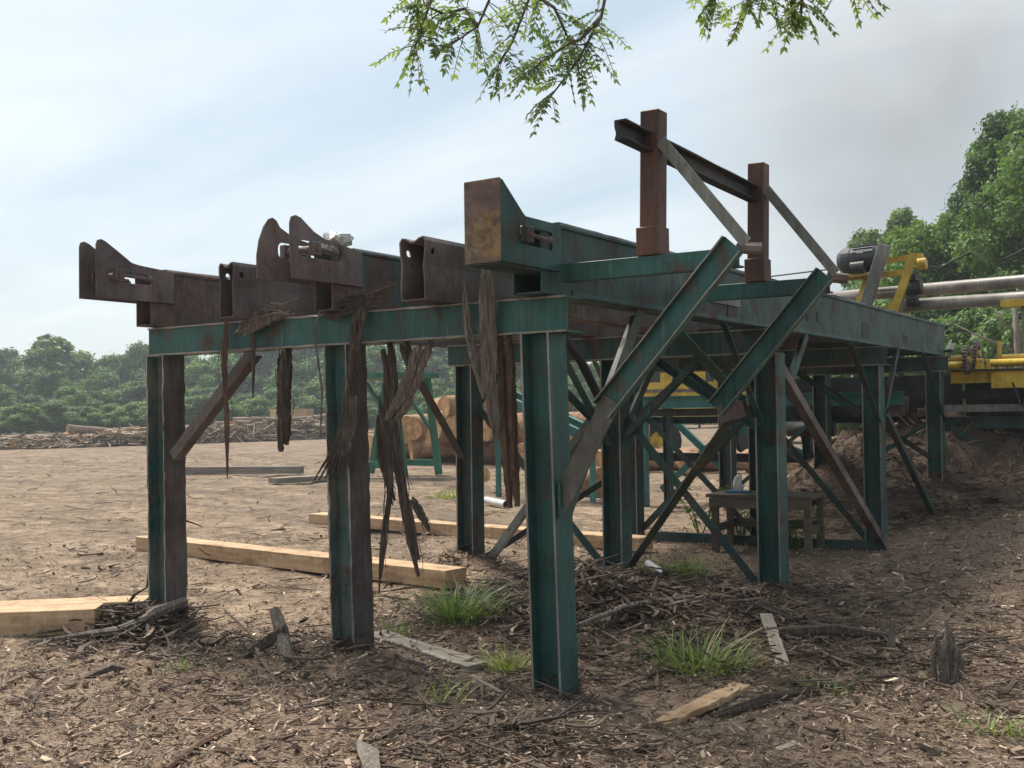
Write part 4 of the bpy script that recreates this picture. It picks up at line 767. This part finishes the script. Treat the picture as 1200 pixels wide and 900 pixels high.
# ------------------------------------------------------------------ chips and bark litter
def scatter(n, dmin, dmax, half, rng, p=1.0):
    d = dmin+(dmax-dmin)*rng.random(n)**p; a = rng.uniform(-half, half, n)
    f2 = np.array([-math.sin(YAW), math.cos(YAW)]); r_ = np.array([math.cos(YAW), math.sin(YAW)])
    return CAM.x+d*(f2[0]*np.cos(a)+r_[0]*np.sin(a)), CAM.y+d*(f2[1]*np.cos(a)+r_[1]*np.sin(a))
def chips():
    rng = np.random.default_rng(5); u, v = scatter(134000, 4.0, 15, .60, rng, 1.1)
    keep = rng.random(len(u)) < (.28+.72*mulch(u, v)**1.2)*(1-.75*np.exp(-(((u-.8)/.5)**2+((v+.1)/.4)**2))); u, v = u[keep], v[keep]; n = len(u)
    L = np.exp(rng.normal(-3.85, .62, n)).clip(.007, .12); W = L*rng.uniform(.10, .36, n); T = W*rng.uniform(.10, .28, n)
    L *= .5; W *= .5
    az = rng.uniform(0, 2*np.pi, n); ti = rng.normal(0, .32, n); ro = rng.normal(0, .4, n)
    X = np.stack([np.cos(az)*np.cos(ti), np.sin(az)*np.cos(ti), np.sin(ti)], 1); Y0 = np.stack([-np.sin(az), np.cos(az), np.zeros(n)], 1); Z0 = np.cross(X, Y0)
    Y = Y0*np.cos(ro)[:, None]+Z0*np.sin(ro)[:, None]; Z = np.cross(X, Y)
    P = np.stack([u, v, H(u, v)+rng.uniform(0, .012, n)+.2*L], 1)
    V = np.empty((n, 8, 3)); e1 = rng.uniform(.5, 1, (n, 4)); e2 = rng.uniform(.35, 1, (n, 4))
    for k, (sx, sy) in enumerate(((-1, -1), (1, -1), (1, 1), (-1, 1))):
        c = P+X*(sx*L*e1[:, k])[:, None]+Y*(sy*W*e2[:, k])[:, None]; V[:, k] = c+Z*T[:, None]; V[:, 4+k] = c-Z*T[:, None]
    q = np.array([(0, 1, 2, 3), (0, 4, 5, 1), (1, 5, 6, 2), (2, 6, 7, 3), (3, 7, 4, 0)]); Q = (np.arange(n)[:, None, None]*8+q[None]).reshape(-1, 4)
    tint = np.clip(rng.beta(1.7, 2.6, n)+.15*fbm(u*1.5, v*1.5, 2)+.25*(rng.random(n) < .05), 0, 1)
    o = link('wood_chips', fastmesh('wood_chips', V.reshape(-1, 3), Q, CHIPM, np.repeat(tint, 8))); o['kind'] = 'stuff'; tag(o, 'brown wood chips and bark mulch covering the ground', 'mulch')
chips()
def litter():
    rng = np.random.default_rng(9); S = 4
    U = []; Vv = []; LL = []
    heaps = [(-3.55, -.22, .22, .2, 420, .4), (-3.2, -.5, .4, .25, 200, .35), (-1.6, -.15, .45, .3, 130, .25), (-.6, 1.7, .7, .55, 1500, .36), (.0, 2.6, .5, .5, 450, .32), (-1.2, 2.5, .5, .5, 450, .32), (.1, 3.2, .6, .45, 260, .3), (-1.4, 3.2, .5, .4, 200, .3), (-3.0, 3.25, .45, .35, 130, .35), (.02, -.1, .25, .22, 200, .2), (1.2, 1.8, .7, .45, 420, .35), (.45, -1.25, .38, .28, 420, .28), (-.75, -.75, .5, .3, 200, .25), (.02, -.14, .1, .06, 160, .16), (-3.44, -.08, .08, .06, 90, .2), (-1.56, -.12, .08, .06, 90, .2), (1.6, 3.4, 1.2, 1.2, 300, .3), (-2.1, -.35, .35, .2, 110, .3), (.3, .8, .6, .5, 300, .3), (-.3, 10.2, 1.6, 1.0, 1500, .24), (-1.0, 9.2, 1.0, .5, 500, .3), (.4, 9.3, .9, .5, 500, .3), (-1.5, 9.8, 1.0, .9, 500, .2), (1.6, 9.2, 1.2, 1.0, 450, .24), (1.6, .9, .8, .4, 160, .25)]
    for cx, cy, rx, ry, n, l in [(a_, b1, c_, d_, int(e_*1.3), f_) for a_, b1, c_, d_, e_, f_ in heaps]: U.append(rng.normal(cx, rx, n)); Vv.append(rng.normal(cy, ry, n)); LL.append(np.exp(rng.normal(math.log(l*.45), .5, n)))
    nh = sum(len(q) for q in U)
    a, b_ = scatter(13000, 4.0, 12, .6, rng, 1.1); k = rng.random(13000) < .08+.9*mulch(a, b_); U.append(a[k]); Vv.append(b_[k]); LL.append(np.exp(rng.normal(-2.9, .6, k.sum())))
    a, b_ = scatter(4200, 8, 48, .5, rng, 1); k = a < -3; a = a[k]; b_ = b_[k]; U.append(a); Vv.append(b_); LL.append(np.exp(rng.normal(-2.0, .5, len(a))))
    U = np.concatenate(U); Vv = np.concatenate(Vv); LL = np.concatenate(LL).clip(.05, .8); n = len(U)
    az = rng.uniform(0, 2*np.pi, n); W = (LL*rng.uniform(.018, .06, n)).clip(.003, .016); T = W*rng.uniform(.12, .4, n); cv = rng.normal(0, .6, n); pit = rng.normal(0, .22, n); zoff = rng.uniform(-.005, .05, n)+(rng.random(n) < .15)*rng.uniform(0, .07, n)
    V = np.empty((n, S, 4, 3)); h0 = None
    for s in range(S):
        q = s/(S-1)-.5; aa = az+cv*q; x = U+LL*q*np.cos(aa); y = Vv+LL*q*np.sin(aa); h = H(x, y)
        z = np.maximum(h+.004, H(U, Vv)+LL*q*np.sin(pit)+zoff)+T*.5; wv = W*(1-.75*(2*abs(q))**2.2)*rng.uniform(.7, 1.3, n)
        nx, ny = -np.sin(aa), np.cos(aa); tw = rng.normal(0, .25, n)
        for k_, (a1, a2) in enumerate(((-1, -1), (1, -1), (1, 1), (-1, 1))):
            V[:, s, k_, 0] = x+nx*wv*a1; V[:, s, k_, 1] = y+ny*wv*a1; V[:, s, k_, 2] = z+T*a2+wv*a1*tw
    q = [(s*4+i, s*4+(i+1) % 4, (s+1)*4+(i+1) % 4, (s+1)*4+i) for s in range(S-1) for i in range(4)]
    Q = (np.arange(n)[:, None, None]*(S*4)+np.array(q)[None]).reshape(-1, 4); tint = rng.beta(1.3, 2.2, n)*np.where(np.arange(n) < nh, .72, 1.05).clip(0, 1)
    o = link('bark_litter', fastmesh('bark_litter', V.reshape(-1, 3), Q, STRIPM, np.repeat(tint, S*4))); o['kind'] = 'stuff'; tag(o, 'dark shredded bark strips and twigs heaped under the deck', 'bark litter')
litter()

# ------------------------------------------------------------------ trees
def crown_mesh(name, seed, blobs, leaf, per, m, flat=1.0):
    """blobs: list of (x, y, z, r); leaves scattered through each clump's shell"""
    g = np.random.default_rng(seed); C_ = []; Nn = []; T = []
    for (x, y, z, r) in blobs:
        n = int(per*r*r); d = g.normal(0, 1, (n, 3)); d /= np.linalg.norm(d, axis=1)[:, None]; rad = r*g.uniform(.45, 1.08, n)**.6*np.where(g.random(n) < .16, g.uniform(1.05, 1.55, n), 1)
        lump = 1+.35*np.sin(d[:, 0]*5+seed+x)*np.sin(d[:, 1]*6+y)*np.sin(d[:, 2]*5+z)
        C_.append(np.array([x, y, z])+d*(rad*lump)[:, None]*np.array([1, 1, flat])); Nn.append(d+g.normal(0, .7, (n, 3))+np.array([0, 0, .35])); T.append(np.full(n, g.uniform(.15, .75))+g.normal(0, .16, n))
    P = np.concatenate(C_); Nn = np.concatenate(Nn); Nn /= np.linalg.norm(Nn, axis=1)[:, None]; T = np.concatenate(T).clip(0, 1); n = len(P)
    a = g.normal(0, 1, (n, 3)); X = np.cross(Nn, a); X /= np.linalg.norm(X, axis=1)[:, None]; Y = np.cross(Nn, X); s = leaf*g.uniform(.5, 1.3, n)
    V = np.empty((n, 4, 3)); 
    V[:, 0] = P-X*s[:, None]; V[:, 1] = P+Y*(s*.55)[:, None]+Nn*(s*.15)[:, None]; V[:, 2] = P+X*s[:, None]; V[:, 3] = P-Y*(s*.55)[:, None]+Nn*(s*.15)[:, None]
    return fastmesh(name, V.reshape(-1, 3), np.arange(n*4).reshape(n, 4), m, np.repeat(T, 4))
def tree_blobs(seed, h, w, kind, nb=58):
    g = random.Random(seed); B = []; limbs = []
    for k in range(nb):
        q = (k+.5)/nb; z = h*(.16+.80*q)
        if kind == 'tall': prof = math.sin(math.pi*min(1, .12+q*.86))**.7*(1-.25*q)
        elif kind == 'round': prof = math.sin(math.pi*(.08+q*.86))**.6
        else: prof = (1-q)**.55*(.7+.3*g.random())
        a = k*2.4+g.uniform(-.5, .5); rr = w/2*prof*g.uniform(.3, .95); r = w*g.uniform(.075, .15)*(.75+.4*prof)*(58/nb)**.4
        B.append((rr*math.cos(a), rr*math.sin(a), z, r)); limbs.append((z*.75, rr*math.cos(a), rr*math.sin(a), z))
    return B, limbs
def tree_proto(seed, h, w, kind, leaf, per, m, nb=58):
    B, limbs = tree_blobs(seed, h, w, kind, nb); crown = crown_mesh('crown', seed, B, leaf, per, m, .85)
    t = MB(); t.tube([(0, 0, -.3), (.05*w*.2, 0, h*.3), (0, .03*w, h*.6), (0, 0, h*.92)], [h*.022, h*.017, h*.011, h*.003], 8)
    for k, (z0, x, y, z) in enumerate(limbs):
        if k % 2 == 0: t.tube([(0, 0, z0), (x*.5, y*.5, z0+(z-z0)*.6), (x, y, z)], [h*.007, h*.005, h*.002], 5)
    return t.mesh('trunk', TRUNK, True), crown
def plant(proto, loc, sc, rz, label, group=None, name='tree'):
    o = thing(name, label, 'tree', loc, group, rz); o.scale = (sc[0], sc[0], sc[1])
    link('trunk', proto[0], o); link('crown', proto[1], o); return o
far = [tree_proto(101, 10, 7.5, 'round', .20, 560, LEAF), tree_proto(102, 10, 8, 'round', .22, 520, LEAF), tree_proto(103, 10, 5.2, 'tall', .20, 900, LEAF), tree_proto(104, 10, 8.5, 'round', .20, 480, LEAFY if False else LEAF), tree_proto(105, 10, 7, 'tall', .2, 560, LEAF)]
VIEW = Vector((-.5515, .8342, 0)); SIDE = Vector((.8342, .5515, 0))   # across the yard, and along the treeline
def yard_point(t, d):
    p = Vector((3.39, -5.53, 0))+VIEW*d+SIDE*(t*d); return (p.x, p.y, 0)
FARL = 'rounded hazy green tree in the line beyond the yard'; FARG = 'trees in the line beyond the yard'
plant(far[2], yard_point(-0.4232, 140), (1.9, 1.24), .3, 'tall rounded tree rising above the treeline beyond the log pile', None)
plant(far[4], yard_point(-0.4778, 132), (1.0, 1.0), 1.3, 'dark tree beside the tall one in the treeline beyond the yard', None)
plant(far[1], yard_point(-0.3264, 160), (.8, 1.02), 1.0, 'thin topped tree poking over the treeline', None)
x = -0.95
while x < 0.4997:
    d = random.uniform(118, 150); hgt = {True: random.uniform(.55, .84), False: random.uniform(.62, .98)}[x < -.265]
    hgt *= d/135*1.22
    plant(far[random.choice([0, 1, 3, 4, 2])], yard_point(x, d), (hgt*random.uniform(.95, 1.45), hgt), random.uniform(0, 6), FARL, FARG); x += random.uniform(0.0187, 0.0312)
x = -0.95
while x < 0.4997:
    d = random.uniform(108, 116); hgt = random.uniform(.38, .52)
    plant(far[random.choice([0, 1, 3])], yard_point(x, d), (hgt*random.uniform(1.3, 1.7), hgt), random.uniform(0, 6), 'low bushy tree filling the foot of the treeline', 'low bushy trees along the treeline'); x += random.uniform(0.0234, 0.0359)
x = -0.5153
while x < 0.3123:
    d = random.uniform(92, 100); hgt = random.uniform(.24, .34)
    plant(far[random.choice([0, 1, 3])], yard_point(x, d), (hgt*random.uniform(1.5, 2.0), hgt), random.uniform(0, 6), 'low spreading scrub bush at the very edge of the treeline', 'scrub bushes before the treeline', 'bush'); x += random.uniform(0.0203, 0.0312)
R = [(0.4575, 40, 12.6, 5.8, 'tall', LEAF, 'big dark green tree towering behind the long pipes'), (0.4021, 52, 11.0, 5.0, 'tall', LEAF, 'slim tree beside the big one behind the pipes'), (0.3607, 60, 12.8, 4.6, 'tall', LEAF, 'grey green tree standing behind the yellow green one'),
     (0.3295, 66, 12.6, 4.5, 'round', LEAF, 'pale distant tree at the end of the right tree group'), (0.3841, 43, 8.7, 7.2, 'round', LEAFY, 'bright yellow green bushy tree behind the motor frame'), (0.5215, 36, 12.5, 8.0, 'tall', LEAF, 'dark tree at the edge behind the dead branches')]
for i, (px, d, h, w, k, m_, lb) in enumerate(R): plant(tree_proto(200+i, h, w, k, .095 if d < 50 else .13, 1700 if d < 50 else 950, m_, 95), yard_point(px, d), (1, 1), 0, lb)
for px, d, s in ((0.3201, 40, .42), (0.3592, 38, .40), (0.4060, 36, .45), (0.4528, 35, .46), (0.4958, 33, .5), (0.2811, 48, .4), (0.2381, 52, .4)):
    plant(far[random.choice([0, 1, 3])], yard_point(px, d), (s*1.1, s), random.uniform(0, 6), 'dense green bush under the trees behind the conveyor', 'bushes behind the conveyor', 'bush')
dt = thing('dead_tree', 'bare grey dead trunk with arching branches behind the conveyor', 'tree', yard_point(0.4638, 27))
b = MB(); b.tube([(0, 0, -.2), (.02, 0, 2), (-.05, 0, 4.4)], [.10, .09, .06], 9, wob=.04); b.build('trunk', BARKG, dt, True)
for pts in ([(0, 0, 2.2), (-.5, .1, 2.7), (-1.2, .1, 2.75), (-1.6, .1, 2.6)], [(0, 0, 2.9), (-.6, 0, 3.2), (-1.1, 0, 3.45), (-1.5, .1, 3.7)], [(0, 0, 3.4), (-.3, 0, 3.6), (-.5, 0, 4.0)]):
    b = MB(); b.tube(pts, [.04, .032, .024, .012][:len(pts)], 6); b.build('branch', BARKG, dt, True)

# ------------------------------------------------------------------ overhanging walnut branches
ow = thing('walnut_tree', 'overhanging tree with drooping feathery leaves above the deck', 'tree', (6.6, -2.4, 0))
OR = np.array([6.6, -2.4, 0.0])
def wtube(pts, r, n=7): 
    b = MB(); b.tube([np.asarray(p)-OR for p in pts], r, n, wob=.04); return b
wtube([(6.6, -2.4, -.2), (6.55, -2.3, 2.5), (6.3, -2.0, 4.8), (6.0, -1.6, 6.6)], [.26, .21, .17, .10], 10).build('trunk', TRUNK, ow, True)
TW = []   # twigs: (points, leaves)
A0 = np.array([6.3, -2.0, 4.8])
limbA = [A0, np.array((1.28, 0.39, 5.51)), np.array((-0.10, -0.51, 5.19)), np.array((-0.47, -0.75, 4.72))]; limbB = [np.array([6.2, -1.9, 5.3]), np.array((1.73, 0.46, 5.00)), np.array((1.42, 0.28, 4.17)), np.array((1.43, 0.30, 3.67))]
wtube(limbA, [.06, .035, .022, .012]).build('limb', TRUNK, ow, True); wtube(limbB, [.06, .035, .022, .014]).build('limb', TRUNK, ow, True)
paths = [[(0.79, -0.14, 5.17), (0.62, -0.19, 4.29), (0.47, -0.14, 3.82), (0.38, -0.25, 3.56), (0.30, -0.41, 3.34)],
         [(0.18, -0.23, 5.29), (-0.01, -0.32, 4.56), (-0.04, -0.40, 4.09), (-0.22, -0.37, 3.84), (-0.27, -0.55, 3.70)],
         [(-0.03, -0.61, 5.08), (-0.14, -0.63, 4.43), (-0.22, -0.69, 4.09), (-0.32, -0.72, 3.84), (-0.40, -0.73, 3.66)],
         [(-0.28, -0.52, 5.05), (-0.30, -0.67, 4.31), (-0.42, -0.65, 4.07), (-0.44, -0.65, 3.92)],
         [(0.39, 0.00, 5.23), (0.19, -0.17, 4.36), (-0.03, -0.08, 4.09), (-0.06, -0.25, 3.75), (-0.13, -0.29, 3.62)],
         [(0.46, -0.13, 3.82), (0.39, -0.24, 3.68), (0.30, -0.33, 3.61), (0.15, -0.35, 3.53)],
         [(-0.14, -0.49, 3.79), (-0.27, -0.42, 3.94), (-0.34, -0.54, 3.89), (-0.40, -0.65, 3.92)],
         [(1.47, 0.35, 4.27), (1.25, 0.27, 4.16), (1.18, 0.06, 3.98), (1.06, 0.09, 3.88)],
         [(1.47, 0.27, 4.15), (1.32, 0.28, 4.00), (1.24, 0.22, 3.88), (1.23, 0.10, 3.80)],
         [(1.42, 0.36, 4.15), (1.58, 0.43, 4.06), (1.68, 0.50, 3.93)],
         [(0.08, -0.28, 4.01), (0.24, -0.27, 3.88), (0.26, -0.17, 3.75)],
         [(1.41, 0.37, 4.01), (1.49, 0.25, 3.81), (1.44, 0.39, 3.78)]]
g = random.Random(5); LV = []; LQ = []; LT = []; tw = MB()
def leaflet(p, d, nrm, l, tt):
    s = norm(np.cross(d, nrm)); b0 = len(LV); w = l*.27
    LV.extend([p, p+d*l*.4+s*w-nrm*l*.03, p+d*l-np.array([0, 0, l*.12]), p+d*l*.4-s*w-nrm*l*.03]); LQ.append((b0, b0+1, b0+2, b0+3)); LT.extend([tt]*4)
def compound(p, d):
    d = norm(d); L = g.uniform(.11, .18); tt = g.uniform(.1, .9); nrm = norm(np.array([g.gauss(0, .5), g.gauss(0, .5), 1.0])); pts = []
    for k in range(7):
        q = k/6; c = p+d*L*q-np.array([0, 0, L*.35*q*q]); pts.append(c)
        if k == 0: continue
        s = norm(np.cross(d, nrm)); l = g.uniform(.036, .052)*(1-.35*abs(q-.55))
        for sg in (-1, 1): leaflet(c, norm(s*sg+d*.35+np.array([0, 0, g.uniform(-.5, 0)])), norm(nrm+np.array([g.gauss(0, .35), g.gauss(0, .35), 0])), l, min(1, max(0, tt+g.gauss(0, .12))))
    leaflet(pts[-1], d, nrm, .05, tt); tw.tube([q-OR for q in pts[::3]], .0022, 4, caps=False)
for pts in paths:
    W = [np.array(q) for q in pts]; n = len(W)
    tw.tube([q-OR for q in W], [.010*(1-k/n)+.003 for k in range(n)], 6)
    for k in range(n-1):
        dens = 8 if pts[k+1][2] < 4.15 else 4
        for j in range(dens):
            q = g.random(); p = W[k]*(1-q)+W[k+1]*q; dd = norm(W[k+1]-W[k]); side = np.array([g.gauss(0, 1), g.gauss(0, 1), g.gauss(-.2, .5)])
            st_ = p+norm(side+dd*.6)*g.uniform(.02, .08); tw.tube([p-OR, st_-OR], .003, 4, caps=False); compound(st_, norm(side+dd*.6))
    for j in range(4): compound(W[-1], np.array(norm(W[-1]-W[-2]))+np.array([g.gauss(0, .6), g.gauss(0, .6), g.gauss(-.2, .4)]))
for u_, v_, z_ in [(x_, y_, z_) for x_ in (5.4, 6.6, 7.6) for y_ in (-3.2, -2.2, -1.0) for z_ in (5.6, 6.8)]:
    for j in range(40): compound(np.array([u_, v_, z_])+np.array([g.gauss(0, .5), g.gauss(0, .5), g.gauss(0, .5)]), np.array([g.gauss(0, 1), g.gauss(0, 1), g.gauss(-.2, .5)]))
tw.build('twigs', TRUNK, ow, True)
lf = link('leaves', fastmesh('leaves', np.array(LV)-OR, np.array(LQ), LEAFW, np.array(LT)), ow)

# ------------------------------------------------------------------ air
def volbox(name, lo, hi):
    b = MB(); b.box(lo, hi); me = b.mesh(name, []); o = link(name, me); o['kind'] = 'stuff'; return o
hz = volbox('haze', (-190, -60, -3), (130, 190, 18)); tag(hz, 'thin pale summer haze over the yard and the trees', 'haze')
hm = bpy.data.materials.new('haze_air'); hm.use_nodes = True; t = hm.node_tree; t.nodes.clear()
vo = N('ShaderNodeVolumePrincipled', t); vo.inputs['Color'].default_value = (.86, .93, .98, 1); vo.inputs['Density'].default_value = .0008; vo.inputs['Anisotropy'].default_value = .2
oo = N('ShaderNodeOutputMaterial', t); t.links.new(vo.outputs[0], oo.inputs['Volume']); hz.data.materials.clear(); hz.data.materials.append(hm)

def smoke():
    c = (-18.98, 92.80, 27.98)
    b = MB(); n = 12; V = []; F = []
    for i in range(n+1):
        th = math.pi*i/n
        for j in range(18): ph = 2*math.pi*j/18; V.append((math.sin(th)*math.cos(ph), math.sin(th)*math.sin(ph), math.cos(th)))
    F = [(i*18+j, i*18+(j+1) % 18, (i+1)*18+(j+1) % 18, (i+1)*18+j) for i in range(n) for j in range(18)]
    b.add(V, F); sm = bpy.data.materials.new('drifting_smoke'); sm.use_nodes = True; t = sm.node_tree; t.nodes.clear()
    me = b.mesh('smoke', [sm]); o = link('smoke', me); o.location = c; o.scale = (22, 14, 27); o.rotation_euler = (0, .25, YAW); o['kind'] = 'stuff'; tag(o, 'grey brown smoke drifting up behind the trees', 'smoke')
    co = N('ShaderNodeTexCoord', t).outputs['Object']
    ln = N('ShaderNodeVectorMath', t, operation='LENGTH'); t.links.new(co, ln.inputs[0])
    fall = M('MAXIMUM', M('SUBTRACT', 1.0, ln.outputs['Value'], t), 0.0, t)
    nz = ramp(t, noise(t, 1.6, 3, .55, co, dist=.4), [(.35, (0, 0, 0)), (.65, (1, 1, 1))])
    vp = N('ShaderNodeVolumePrincipled', t); vp.inputs['Color'].default_value = (.82, .78, .75, 1)
    t.links.new(M('MULTIPLY', M('MULTIPLY', fall, nz, t), .13, t), vp.inputs['Density'])
    oo = N('ShaderNodeOutputMaterial', t); t.links.new(vp.outputs[0], oo.inputs['Volume'])
smoke()
def brush():
    rng = np.random.default_rng(21); n = 2600; s = rng.random(n); cx = -53+6.5*s; cy = 21+28*s; hm = .28+1.15*s**1.4
    z = rng.random(n)**1.3*hm; w = (1-z/(hm+.4))*1.7; x = cx+1.0+rng.uniform(-1, 1, n)*w; y = cy+rng.normal(0, .3, n); L = rng.uniform(.3, 1.6, n); a = rng.uniform(0, 6.28, n); p = rng.normal(0, .3, n); r = rng.uniform(.015, .05, n)
    d = np.stack([np.cos(a)*np.cos(p), np.sin(a)*np.cos(p), np.sin(p)], 1); c = np.stack([x, y, z+.05], 1); sd = np.cross(d, [0, 0, 1.0]); sd /= np.linalg.norm(sd, axis=1)[:, None]; un = np.cross(sd, d)
    V = np.empty((n, 6, 3))
    for k, (f, q) in enumerate(((-.5, 0), (-.5, 1), (-.5, 2), (.5, 0), (.5, 1), (.5, 2))): V[:, k] = c+d*(L*f)[:, None]+(sd*math.cos(2.1*q)+un*math.sin(2.1*q))*r[:, None]
    Q = (np.arange(n)[:, None, None]*6+np.array([(0, 1, 4, 3), (1, 2, 5, 4), (2, 0, 3, 5)])[None]).reshape(-1, 4)
    o = link('brush', fastmesh('brush', V.reshape(-1, 3), Q, STRIPM, np.repeat(rng.beta(3, 1.3, n), 6))); o['kind'] = 'stuff'; tag(o, 'tangled grey brush and slab ends heaped among the thin logs', 'brush')
brush()
